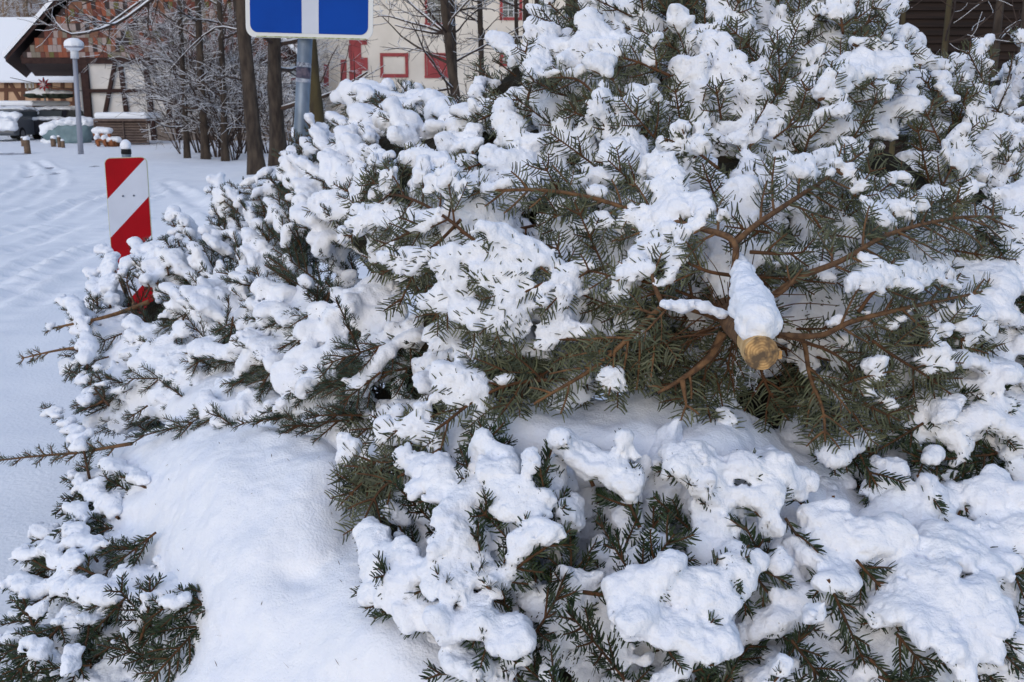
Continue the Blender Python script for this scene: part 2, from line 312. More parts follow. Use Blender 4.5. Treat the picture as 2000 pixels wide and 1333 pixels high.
# thicket of snowy shrubs
for k, (x, y, h, lab) in enumerate([(352, 292, 1.9, "leftmost snowy shrub, standing near the lattice shed"), (362, 303, 3.4, "snowy shrub with thin stems fanning in front of the white plaster panels"), (392, 300, 4.2, "snowy shrub right of the first fanning one"),
      (424, 307, 3.9, "dense snowy shrub in the middle of the thicket"), (452, 312, 3.6, "dense snowy shrub touching the dark bare trunk on its left"), (470, 300, 5.0, "tall snowy shrub behind the dark bare trunk"), (400, 285, 5.6, "tall snowy shrub at the back in the middle of the thicket"), (356, 280, 4.6, "tall snowy shrub at the back before the tiled gable"), (560, 318, 2.4, "low snowy shrub between the two trunks by the sign pole"), (525, 300, 4.4, "tall snowy shrub behind the brown trunk"), (440, 285, 6.0, "tallest of the tangled shrubs just left of the dark bare trunk")]):
    b = gp(x, y); e = thing("snowy_shrub", lab, "shrub", b, "snow-covered shrubs of the thicket"); out = []
    for j in range(14 if x > 370 else 4):
        a = RNG.uniform(0, 6.28); grow(b + np.array([math.cos(a), math.sin(a), 0]) * .15, np.array([math.cos(a) * .42 - .03, math.sin(a) * .5, 1.0]), h * RNG.uniform(.6, 1.1), 0.022, 2, out, g=0.10, up=-.3, nb=7, sp=0.5)
    V, F = tubes(out, 4); mesh_obj("stems", V, F, TWIGB, e, False, b); V, F = tubes(snowtubes(out, mn=0.012), 4); mesh_obj("snow_cover", V, F, SNOWF, e, True, b)
for x, Yt, h, lab in [(960, 30, 2.6, "snowy bush at the foot of the white building's front"), (830, 34, 2.4, "snowy bush below the blind window of the white building"), (1000, 22, 2.5, "snowy bush just behind the heap's left shoulder")]:
    b = P3(x, 260, Yt); b[2] = 0; e = thing("snowy_shrub", lab, "shrub", b, "snow-covered shrubs of the thicket"); out = []
    for j in range(12): a = RNG.uniform(0, 6.28); grow(b, np.array([math.cos(a) * .9, math.sin(a) * .6, 1.0]), h * RNG.uniform(.6, 1.1), 0.018, 2, out, g=0.12, up=-.3, nb=6, sp=0.5)
    V, F = tubes(out, 4); mesh_obj("stems", V, F, TWIGB, e, False, b); V, F = tubes(snowtubes(out, mn=0.012), 4); mesh_obj("snow_cover", V, F, SNOWF, e, True, b)
# far wood on the hill: one mass of stems
protos = []
for k in range(7):
    out = []; H = 13.0; P = np.array([[0, 0, 0], [.2, 0, 5], [0, .2, 10], [.1, 0, H]]); out.append((P, np.array([.16, .13, .08, .03])))
    for j in range(26): z = RNG.uniform(1.5, H); a = RNG.uniform(0, 6.28); grow(np.array([0, 0, z]), np.array([math.cos(a), math.sin(a), .8]), RNG.uniform(1.2, 3.2), .035, 1, out, nb=4, seg=4)
    protos.append((tubes(out, 3), tubes(snowtubes(out, mn=.03), 3)))
VA, FA, VS, FS, na, ns = [], [], [], [], 0, 0
for k in range(330):
    y = RNG.uniform(93, 150); x = RNG.uniform(-.62, .35) * y; (V, F), (V2, F2) = protos[k % 7]; a = RNG.uniform(0, 6.28); s = RNG.uniform(.8, 1.3); M_ = np.array([[math.cos(a), -math.sin(a), 0], [math.sin(a), math.cos(a), 0], [0, 0, 1]]).T * s
    o = np.array([x, y, (y - 95) * .33 - 1.5]); VA.append(V @ M_ + o); FA.append(F + na); na += len(V); VS.append(V2 @ M_ + o); FS.append(F2 + ns); ns += len(V2)
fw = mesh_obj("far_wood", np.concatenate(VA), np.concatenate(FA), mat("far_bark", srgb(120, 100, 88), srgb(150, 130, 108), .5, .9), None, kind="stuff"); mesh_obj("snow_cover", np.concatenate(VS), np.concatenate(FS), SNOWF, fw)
tag(fw, "far bare snowy wood on the slope behind the houses", "wood")
# ------------------------------------------------------------------ half-timbered barn with tiled gable
def XZ(px, py, Y): p = up3(px, py, Y); return p
WHITEP = mat("white_plaster", srgb(216, 213, 210), srgb(200, 197, 194), 1.5, 0.9)
def barn():
    Y = 48.0; d = np.array([-12.5, 28., 0]); c = XZ(220, 112, Y); base = np.array([c[0], Y, 0]); e = thing("timber_framed_barn", "large half-timbered barn with a jettied gable hung with red tiles", "barn", base)
    zl = XZ(8, 121, Y)[2]; xl_, xr_ = XZ(18, 118, Y)[0], XZ(590, 118, Y)[0]; xm = (xl_ + xr_) / 2; zr = zl + (xm - xl_) * .97
    m = MB(); g0 = XZ(40, 113, Y)
    m.prism([(xl_ + .5, Y, zl + .2), (xr_ - .5, Y, zl + .2), (xm, Y, zr - .3)], d); m.build("gable_wall", WOODD, e, base)
    m = MB(); th = 0.32; rows = int((zr - zl) / th); k = 0
    for r_ in range(rows):
        z = zl + .12 + r_ * th; hw = (zr - .35 - z - th * .5) / .97; n = int(2 * hw / .21)
        for q in range(n):
            x = xm - n * .105 + q * .21 + (r_ % 2) * .07; jj = RNG.uniform(-.01, .01); m.box((x + .004, Y - .06 + jj, z), (x + .204, Y - .02, z + th - .01 + jj))
    tm = bpy.data.materials.new("gable_tiles"); tm.use_nodes = True; nn = tm.node_tree; g = nn.nodes.new("ShaderNodeNewGeometry"); rp = nn.nodes.new("ShaderNodeValToRGB"); rp.color_ramp.interpolation = 'CONSTANT'
    cols = [(0, srgb(136, 76, 54)), (.20, srgb(100, 56, 46)), (.36, srgb(150, 136, 132)), (.58, srgb(52, 42, 42)), (.72, srgb(120, 84, 66)), (.86, srgb(120, 112, 100)), (.94, srgb(96, 92, 52))]
    rp.color_ramp.elements[0].color = cols[0][1]; rp.color_ramp.elements[1].position = cols[1][0]; rp.color_ramp.elements[1].color = cols[1][1]
    for p_, c_ in cols[2:]: el = rp.color_ramp.elements.new(p_); el.color = c_
    nn.links.new(g.outputs["Random Per Island"], rp.inputs[0]); nn.links.new(rp.outputs[0], nn.nodes["Principled BSDF"].inputs["Base Color"]); nn.nodes["Principled BSDF"].inputs["Roughness"].default_value = .85
    m.build("tile_cladding", tm, e, base)
    for sgn, x in ((-1, xl_), (1, xr_)):
        q0 = np.array([x, Y - .35, zl]); q1 = np.array([xm, Y - .35, zr]); m = MB(); dd = d * 1.02; t = np.array([0, 0, .16]); m.prism([q0, q1, q1 + t, q0 + t][::1 if sgn > 0 else 1], dd); rf = m.build("roof", WOODD, e, base)
        m = MB(); t2 = np.array([0, 0, .38]); o = np.array([sgn * .05, -.06, 0]); m.prism([q0 + t * 1.02 + o, q1 + t * 1.02 + o, q1 + t2 + o, q0 + t2 + o * 1.5], dd); m.build("roof_snow", SNOWF, rf, base)
    m = MB(); m.prism([(xl_ + .5, Y + .05, zl + .12), (xr_ - .4, Y + .05, zl + .12), (xr_ - .4, Y + .05, zl + .19), (xl_ + .5, Y + .05, zl + .19)], d); m.build("passage_ceiling", WOODD, e, base)
    xw = XZ(168, 112, Y)[0]; m = MB(); m.prism([(xw, Y + .1, -.2), (xr_ - .6, Y + .1, -.2), (xr_ - .6, Y + .1, zl + .1), (xw, Y + .1, zl + .1)], d * .9); m.build("plaster_wall", WHITEP, e, base)
    m = MB(); m.bar((xl_ + .6, Y + .02, zl + .05), (xr_ - .6, Y + .02, zl + .05), .28, .2); m.build("jetty_beam", WOODD, e, base)
    for a, b, w_ in [((163, 113), (177, 275), .34), ((226, 116), (205, 222), .16), ((234, 116), (247, 222), .2), ((283, 116), (302, 278), .24), ((291, 116), (338, 240), .18), ((340, 116), (350, 278), .2), ((390, 116), (395, 278), .2), ((170, 178), (430, 176), .17), ((300, 236), (430, 234), .17), ((176, 240), (300, 238), .15)]:
        m = MB(); m.bar(XZ(*a, Y - .02 + RNG.uniform(0, .03)), XZ(*b, Y - .02), w_, .14 + RNG.uniform(0, .03)); m.build("timber", WOODD, e, base)
    m = MB(); m.bar(XZ(150, 125, Y - .05), XZ(166, 150, Y - .05), .2, .1); m.build("brace", WOODD, e, base)
    m = MB(); m.box(XZ(303, 237, Y + .02), XZ(570, 282, Y + .08)); m.build("stone_plinth", mat("stone", srgb(140, 128, 118), srgb(110, 100, 92), 3), e, base)
barn()
def house():
    Y = 80.0; base = XZ(60, 240, Y); base[2] = 0; e = thing("timber_framed_house", "sand-coloured half-timbered house seen through the barn's open passage", "house", base); x0, x1 = XZ(-60, 0, Y)[0], XZ(175, 0, Y)[0]; z1 = XZ(0, 157, Y)[2]
    m = MB(); m.box((x0, Y, -.3), (x1, Y + 9, z1)); m.build("wall", mat("sand_plaster", srgb(198, 164, 134), srgb(180, 148, 122), 1), e, base)
    m = MB(); m.prism([(x0 - .5, Y - .6, z1 - .1), (x0 - .5, Y + 4.5, z1 + 4.8), (x0 - .5, Y + 9.6, z1 - .1)], (x1 - x0 + 1, 0, 0)); rf = m.build("roof", WOODD, e, base)
    m = MB(); m.prism([(x0 - .6, Y - .75, z1 - .05), (x0 - .6, Y + 4.5, z1 + 5.1), (x0 - .6, Y + 4.5, z1 + 4.85), (x0 - .6, Y - .65, z1 - .2)], (x1 - x0 + 1.2, 0, 0)); m.build("roof_snow", SNOWF, rf, base)
    tb = mat("brown_timber", srgb(96, 66, 52)); m = MB()
    for a, b in [((12, 160), (12, 240)), ((45, 158), (45, 240)), ((75, 158), (75, 240)), ((98, 158), (98, 240)), ((122, 158), (122, 240)), ((145, 158), (145, 240)), ((-10, 176), (160, 176)), ((-10, 202), (160, 202)), ((18, 160), (42, 200)), ((120, 185), (128, 202)), ((104, 202), (98, 185))]: 
        q = MB(); q.bar(XZ(*a, Y - .03 - .01 * RNG.random()), XZ(*b, Y - .03), .28, .1); q.build("timber", tb, e, base)
    for x, y, x2, y2 in [(48, 161, 68, 180), (76, 161, 92, 177), (77, 211, 95, 221), (100, 210, 118, 221)]:
        f = MB(); f.box(XZ(x, y, Y - .08), XZ(x2, y2, Y + .02)); wf = f.build("window", mat("window_white", srgb(205, 205, 205)), e, base)
        cx, cy = (x + x2) / 2, (y + y2) / 2
        for a, b in ((x + 3, cx - 1), (cx + 1, x2 - 3)): g = MB(); g.box(XZ(a, y + 3, Y - .12), XZ(b, y2 - 3, Y - .02)); g.build("pane", mat("glass_dark", srgb(74, 80, 84), rough=.15, spec=.6), wf, base)
house()
def small_stuff():
    # carport
    Y = 60.; base = XZ(0, 260, Y); base[2] = 0; e = thing("carport", "low carport with a thick snow slab on its roof at the far left", "carport", base)
    m = MB(); m.box(XZ(-60, 208, Y), XZ(63, 213, Y) + np.array([0, 5, 0])); rf = m.build("roof", WOODD, e, base); m = MB(); m.box(XZ(-62, 197, Y - .1), XZ(66, 207.6, Y) + np.array([0, 5.1, 0])); o = m.build("roof_snow", SNOWF, rf, base); bv(o, .15)
    for x in (5, 44, 60): m = MB(); m.box(XZ(x, 213, Y + .1), XZ(x + 3, 275, Y + .2)); m.build("post", WOODD, e, base)
    m = MB(); m.box(XZ(-55, 214, Y + 4.6), XZ(58, 268, Y + 4.8)); m.build("back_wall", WOODD, e, base)
    # flat canopy with snow
    Y = 63.; base = XZ(88, 262, Y); base[2] = 0; e = thing("garden_canopy", "round garden canopy capped with a long snow cushion behind the street lamp", "canopy", base)
    c0, c1 = XZ(49, 187, Y), XZ(131, 187, Y); m = MB(); m.cyl((base[0], Y + .5, 0), (base[0], Y + .5, c0[2]), .06); m.build("pole", mat("grey_metal", srgb(120, 128, 134), rough=.5, metal=.3), e, base)
    V, F = field_mesh([((c0[0] + c1[0]) / 2 + k, Y + .5, c0[2], .5, .6, .16) for k in np.linspace(-1.0, 1.0, 9)], .07, 1, .05, .2, .03, .1); cn = mesh_obj("cover", V, F, mat("dark_cover", srgb(50, 60, 52)), e, True, base)
    V, F = field_mesh([((c0[0] + c1[0]) / 2 + k, Y + .5, c0[2] + .18, .48, .55, .15 + (.16 if abs(k + .35) < .2 else 0)) for k in np.linspace(-1.0, 1.0, 9)], .07, 2, .03, .2, .0, .1); mesh_obj("snow_cover", V, F, SNOWF, cn, True, base)
    # red star and wire
    Y = 62.; c = XZ(85, 165, Y); m = MB(); pts = [c + np.array([math.sin(a), 0, math.cos(a)]) * (.42 if k % 2 == 0 else .16) for k, a in enumerate(np.arange(16) * math.pi / 8)]; m.prism(pts, (0, .12, 0)); m.prism([p * .55 + c * .45 - np.array([0, .1, 0]) for p in pts], (0, .1, 0), 1)
    s = m.build("star_decoration", [mat("star_red", srgb(170, 24, 48)), mat("star_white", srgb(220, 200, 205))], None); tag(s, "red and white Christmas star hanging from the wire in the passage", "star")
    V, F = tube(spline([XZ(20, 152, 62.1), XZ(85, 166, 62.1), XZ(166, 179, 50)], .5), np.full(len(spline([XZ(20, 152, 62.1), XZ(85, 166, 62.1), XZ(166, 179, 50)], .5)), .02), 5); tag(mesh_obj("overhead_wire", V, F, mat("black", srgb(24, 24, 28))), "thin dark wire slung across the passage carrying the star", "wire")
    # cars
    def car(label, x0, x1, Y, yb, colr, snowy, rear=True):
        base = XZ((x0 + x1) / 2, yb, Y); base[2] = 0; e = thing("parked_car", label, "car", base); W_ = 1.75; L = 4.1; bm = mat(colr[0], colr[1], rough=.35, spec=.5); gl = mat("glass_dark", None); X0, Y0 = base[0], base[1]
        prof = [(-.05, .35), (0, .95), (.35, 1.0), (.75, 1.42), (2.3, 1.45), (3.0, 1.0), (3.95, .85), (4.1, .4), (3.9, .25), (.1, .25)]
        m = MB(); m.prism([(X0 - W_ / 2, Y0 + a, b) for a, b in prof], (W_, 0, 0)); o = m.build("body", bm, e, base); bv(o, .06)
        m = MB(); m.prism([(X0 - W_ / 2 + .18, Y0 + .36, 1.03), (X0 + W_ / 2 - .18, Y0 + .36, 1.03), (X0 + W_ / 2 - .26, Y0 + .68, 1.36), (X0 - W_ / 2 + .26, Y0 + .68, 1.36)], (0, -.03, .02)); m.build("rear_window", gl, e, base)
        for sx in (-1, 1): m = MB(); m.box((X0 + sx * (W_ / 2 - .02) , Y0 + .8, 1.02), (X0 + sx * (W_ / 2 + .01), Y0 + 2.5, 1.34)); m.build("side_window", gl, e, base)
        for sx in (-1, 1): m = MB(); m.box((X0 + sx * (W_ / 2 - .28), Y0 - .08, .72), (X0 + sx * (W_ / 2 - .02), Y0 + .02, .96)); m.build("tail_light", mat("tail_red", srgb(190, 20, 30), rough=.2), e, base)
        for sx in (-1, 1):
            for yy in (.75, 3.3): 
                m = MB(); m.cyl((X0 + sx * (W_ / 2 - .2), Y0 + yy, .31), (X0 + sx * (W_ / 2 + .01), Y0 + yy, .31), .31, k=18); w_ = m.build("wheel", mat("tyre", srgb(26, 26, 28)), e, base); m = MB(); m.cyl((X0 + sx * (W_ / 2 - .0), Y0 + yy, .31), (X0 + sx * (W_ / 2 + .03), Y0 + yy, .31), .18, k=14); m.build("rim", mat("rim", srgb(140, 142, 146), rough=.4, metal=.6), w_, base)
        B = [(X0 + x, Y0 + y, z, .35, .5, .1) for x in np.linspace(-.6, .6, 4) for y, z in ((1.2, 1.47), (1.8, 1.5), (2.2, 1.47), (3.4, 1.0), (.2, 1.0))]
        if snowy: B += [(X0 + x, Y0 + y, z, .3, .3, .14) for x in np.linspace(-.75, .75, 5) for y, z in ((.1, .8), (.5, 1.2), (2.7, 1.25), (.02, .6))]
        V, F = field_mesh(B, .05, 2, .03, .2, .0, .1); mesh_obj("snow_cover", V, F, SNOWF, e, True, base)
    car("dark parked car with a red tail light beside the snowy tarpaulin", 70, 112, 49., 278, ("car_black", srgb(34, 34, 44)), False); car("snow-plastered parked car cut off by the left edge of the view", -28, 16, 47., 275, ("car_grey", srgb(90, 94, 100)), True)
    # tarpaulin heap
    Y = 45.; base = XZ(135, 282, Y); base[2] = 0; e = thing("covered_trailer", "blue-grey tarpaulin draped over a load beside the barn, white with snow", "trailer", base); s = Y / FPX
    B = [(*(XZ(x, y, Y + .6)), r * s, .6, r * s) for x, y, r in [(105, 262, 20), (120, 256, 22), (140, 258, 24), (158, 258, 22), (165, 250, 18), (145, 270, 18), (125, 272, 16), (160, 272, 14)]]
    V, F = field_mesh(B, .06, 2, .06, .35, .01, .1); mesh_obj("tarpaulin", V, F, mat("tarp", srgb(118, 140, 146), srgb(96, 118, 124), 2, .6), e, True, base)
    B = [(*(XZ(x, y, Y + .5)), r * s, .55, r * s * .6) for x, y, r in [(98, 248, 15), (112, 244, 16), (95, 262, 14), (92, 275, 10), (128, 241, 14), (140, 238, 13), (152, 238, 12), (163, 234, 11), (172, 238, 12), (110, 258, 14), (104, 275, 12)]]
    V, F = field_mesh(B, .06, 2, .06, .25, .03, .12); mesh_obj("snow_cover", V, F, SNOWF, e, True, base)
    # log stumps
    for x0, y0, x1, y1, lab in [(42, 270, 48, 286, "thinner snow-capped log stub at the left, behind its thicker neighbour"), (48, 274, 60, 298, "thick snow-capped log stub nearest the street at the left"), (100, 271, 110, 286, "snow-capped log stub left of the pair by the tarpaulin"), (113, 268, 120, 287, "taller snow-capped log stub in front of the tarpaulin"), (120, 276, 127, 288, "short snow-capped log stub right of the taller one")]:
        b = gp((x0 + x1) / 2, y1); Y = b[1]; r = (x1 - x0) / 2 * Y / FPX; zt = XZ(0, y0, Y)[2]; e = thing("log_post", lab, "post", b, "log stubs standing in the snow")
        m = MB(); m.cyl(b, (b[0], b[1], zt), r, r * .95, 12); m.build("log", mat("log", srgb(120, 100, 82), srgb(86, 70, 58), 6), e, b)
        V, F = field_mesh([(b[0], b[1], zt + r * .4, r * 1.15, r * 1.15, r * .9)], .03, 2, .02, .1, 0, .1); mesh_obj("snow_cap", V, F, SNOWF, e, True, b)
    # bench and planter
    b = gp(198, 286); Y = b[1]; e = thing("wooden_bench", "orange-brown wooden garden seat piled with snow beside the lattice shed", "bench", b); ow = mat("orange_wood", srgb(150, 92, 56), srgb(120, 74, 48), 3)
    for x in (184, 198, 211): 
        m = MB(); m.bar(XZ(x, 258, Y + .3), XZ(x + 9, 285, Y - .2), .12, .1); m.build("leg", ow, e, b)
    m = MB(); m.box(XZ(183, 257, Y + .2), XZ(214, 262, Y + .3)); m.build("backrest", ow, e, b); m = MB(); m.box(XZ(185, 272, Y - .1), XZ(216, 275, Y + .4)); m.build("seat", ow, e, b)
    V, F = field_mesh([(*XZ(x, 255, Y + .25), .16, .25, .14) for x in (186, 194, 203, 212)] + [(*XZ(x, 270, Y + .1), .16, .28, .12) for x in (190, 205)], .04, 2, .03, .15, 0, .1); mesh_obj("snow_cover", V, F, SNOWF, e, True, b)
    b = gp(222, 286); Y = b[1]; e = thing("planter_box", "low brown planter box with a snow lid right of the wooden seat", "planter", b); m = MB(); m.box(XZ(209, 276, Y), XZ(234, 286, Y + .4)); m.build("box", ow, e, b)
    V, F = field_mesh([(*XZ(x, 273, Y + .2), .2, .28, .13) for x in (212, 220, 229)], .04, 2, .02, .15, 0, .1); mesh_obj("snow_cover", V, F, SNOWF, e, True, b)
    # lattice shed
    Y = 43.; base = XZ(235, 285, Y); base[2] = 0; gw = mat("grey_boards", srgb(118, 102, 94), srgb(88, 76, 70), 4, stretch=(1, 1, 5)); e = thing("lattice_shed", "low slatted woodshed under a thick snow roof in front of the white plaster wall", "shed", base)
    m = MB(); m.box(XZ(182, 233, Y - .2), XZ(291, 237, Y) + np.array([0, 1.6, 0])); rf = m.build("roof", gw, e, base); m = MB(); m.box(XZ(181, 220, Y - .3), XZ(292, 232.6, Y) + np.array([0, 1.7, 0])); o = m.build("roof_snow", SNOWF, rf, base); bv(o, .12)
    for y in np.arange(240, 283, 5.2): m = MB(); m.box(XZ(185, y, Y), XZ(289, y + 3.6, Y + .05)); m.build("slat", gw, e, base)
    for x in (184, 240, 287): m = MB(); m.box(XZ(x, 237, Y - .08), XZ(x + 4, 284, Y - .01)); m.build("post", gw, e, base)
    m = MB(); m.box(XZ(186, 238, Y + 1.2), XZ(288, 284, Y + 1.3)); m.build("back_wall", WOODD, e, base)
    # small conifer shrub
    b = gp(40, 268); e = thing("round_shrub", "small dark shrub under a snow dome left of the dark car", "shrub", b); n = 2600; c = b + RNG.normal(size=(n, 3)) * np.array([.3, .3, .28]) + np.array([0, 0, .5]); a = nrm(RNG.normal(size=(n, 3))) * .05; q = nrm(np.cross(a, RNG.normal(size=(n, 3)))) * .02
    mesh_obj("foliage", np.stack([c - a, c + q, c + a, c - q], 1).reshape(-1, 3), np.arange(n)[:, None] * 4 + np.arange(4)[None], GREEN, e, False, b); V, F = field_mesh([(b[0], b[1], .95, .42, .4, .22), (b[0] - .3, b[1], .7, .2, .3, .2), (b[0] + .25, b[1], .75, .25, .3, .2)], .04, 2, .04, .15, .0, .1); mesh_obj("snow_cover", V, F, SNOWF, e, True, b)
def bv(o, wd, seg=2):
    md = o.modifiers.new("bevel", 'BEVEL'); md.width = wd; md.segments = seg; md.limit_method = 'ANGLE'
small_stuff()
# ------------------------------------------------------------------ street lamp, marker, sign
def lamp():
    b = gp(158, 301); Y = b[1]; k = Y / FPX; e = thing("street_lamp", "slender grey street lamp with a mushroom head capped by snow", "street lamp", b); gm = mat("lamp_grey", srgb(150, 154, 166), rough=.5, metal=.2)
    t = XZ(146, 112, Y); m = MB(); m.cyl(b, t, 5.2 * k, 4.2 * k, 14); m.build("pole", gm, e, b, True)
    u = nrm(t - b); m = MB(); m.cyl(t - u * .05, t + u * .30, 7.5 * k, 7 * k, 14); m.build("lamp_glass", mat("milk_glass", srgb(206, 210, 216), rough=.3), e, b, True)
    h = t + u * .30; m = MB(); prof = [(6, 0), (17.5, 0), (17.8, .03), (15, .1), (9, .15), (0.1, .17)]; n = 20; V = [h + np.array([math.cos(a) * r * k, math.sin(a) * r * k, z]) for r, z in prof for a in np.arange(n) * 2 * math.pi / n]; F = [(i * n + j, i * n + (j + 1) % n, (i + 1) * n + (j + 1) % n, (i + 1) * n + j) for i in range(5) for j in range(n)]
    m.add(V, F); hd = m.build("lamp_head", gm, e, b, True); V, F = field_mesh([(h[0], h[1], h[2] + .11, 17.5 * k, 17.5 * k, .22)], .02, 2, .01, .1, 0, .1); mesh_obj("snow_cap", V, F, SNOWF, hd, True, b)
lamp()
RED = mat("reflective_red", srgb(158, 0, 20), srgb(146, 0, 18), 6, .5, spec=.12); WHT = mat("reflective_white", srgb(196, 204, 220), srgb(188, 196, 212), 6, .4); BLU = mat("sign_blue", srgb(0, 66, 160), srgb(0, 62, 152), 6, .55, spec=.1); GALV = mat("galvanised_steel", srgb(134, 146, 160), srgb(108, 120, 134), 22, .45, metal=.35, stretch=(1, 1, .4)); 
def clip(poly, a, b, c, keep=1):
    "part of a 2-D polygon where a x + b y + c has the sign keep"
    o = []; n = len(poly)
    for i in range(n):
        p, q = poly[i], poly[(i + 1) % n]; fp, fq = (a * p[0] + b * p[1] + c) * keep, (a * q[0] + b * q[1] + c) * keep
        if fp >= 0: o.append(p)
        if (fp > 0) != (fq > 0) and fp != fq: t = fp / (fp - fq); o.append((p[0] + (q[0] - p[0]) * t, p[1] + (q[1] - p[1]) * t))
    return o
def rrect(w, h, r, n=7):
    o = []
    for cx, cy, a0 in ((w / 2 - r, h / 2 - r, 0), (-w / 2 + r, h / 2 - r, 90), (-w / 2 + r, -h / 2 + r, 180), (w / 2 - r, -h / 2 + r, 270)):
        o += [(cx + r * math.cos(R(a0 + 90 * k / n)), cy + r * math.sin(R(a0 + 90 * k / n))) for k in range(n + 1)]
    return o
def panel(name, polys, m, parent, base, O, ex, ez, y0, y1):
    "flat 2-D polygons set at origin O with axes ex, ez and thickness from y0 to y1 towards the viewer"
    ny = nrm(np.cross(ex, ez)); b = MB()
    for p in polys:
        if len(p) > 2: b.prism([O + ex * x + ez * z - ny * (-y0) for x, z in p], ny * (y1 - y0))
    return b.build(name, m, parent, base)
def marker():
    Y = 6.25; ctr_t = XZ(245, 309, Y); H = 1.0; W_ = .246; roll = R(0.0); yaw = R(12); ex = np.array([math.cos(yaw), math.sin(yaw), 0.02]); ez = nrm(np.array([0.02, 0.0, 1.0])); ex = nrm(ex); top_c = ctr_t; O = top_c - ez * H / 2; base = np.array([O[0], O[1], 0]); ny = nrm(np.cross(ex, ez))
    e = thing("warning_marker", "upright red and white striped marker board in the snow left of the heap", "road sign", base)
    outer = rrect(W_ + .008, H + .008, .038); inner = rrect(W_, H, .034)
    panel("board", [outer], mat("board_edge", srgb(190, 196, 170), rough=.5), e, base, O, ex, ez, -.012, 0)
    # stripes fall to the lower left at 45 degrees
    t0 = H / 2; s = 1.0; lines = [t0 - .263 - W_ / 2 * 0, 0]
    f = lambda z: z      # boundary height at the left edge
    zl = [H / 2 - .25, H / 2 - .495, H / 2 - .74, H / 2 - .985]
    reds, whites = [], []; prev = 9.0; sl_ = 0.25 / W_
    for k in range(5):
        hi = zl[k - 1] if k else None; lo = zl[k] if k < 4 else None; p = inner
        if hi is not None: p = clip(p, sl_, -1, hi + sl_ * W_ / 2, 1) if p else p
        if lo is not None: p = clip(p, sl_, -1, lo + sl_ * W_ / 2, -1) if p else p
        (reds if k % 2 == 0 else whites).append(p)
    panel("red_stripes", reds, RED, e, base, O, ex, ez, .001, .003); panel("white_stripes", whites, WHT, e, base, O, ex, ez, .001, .0028)
    for dx in (-.03, .035): c = O + ex * dx + ez * (H / 2 - .235) + ny * .003; m = MB(); m.cyl(c, c + ny * .005, .006, k=10); m.build("rivet", mat("rivet", srgb(96, 104, 120), metal=.5), e, base)
    pb = O - ny * .045; pt = pb + ez * (H / 2 + .045); m = MB(); m.cyl((pb[0] - .02, pb[1], -.1), pt, .028, k=16); m.build("post", GALV, e, base, True)
    m = MB(); m.cyl(pt - ez * .022, pt + ez * .008, .031, .030, k=16); cp_ = m.build("post_cap", mat("black", srgb(24, 24, 28)), e, base, True)
    V, F = field_mesh([(*(pt + ez * .03), .034, .034, .036)], .004, 2, .002, .02, 0, .1); mesh_obj("snow_cap", V, F, SNOW, cp_, True, base)
marker()
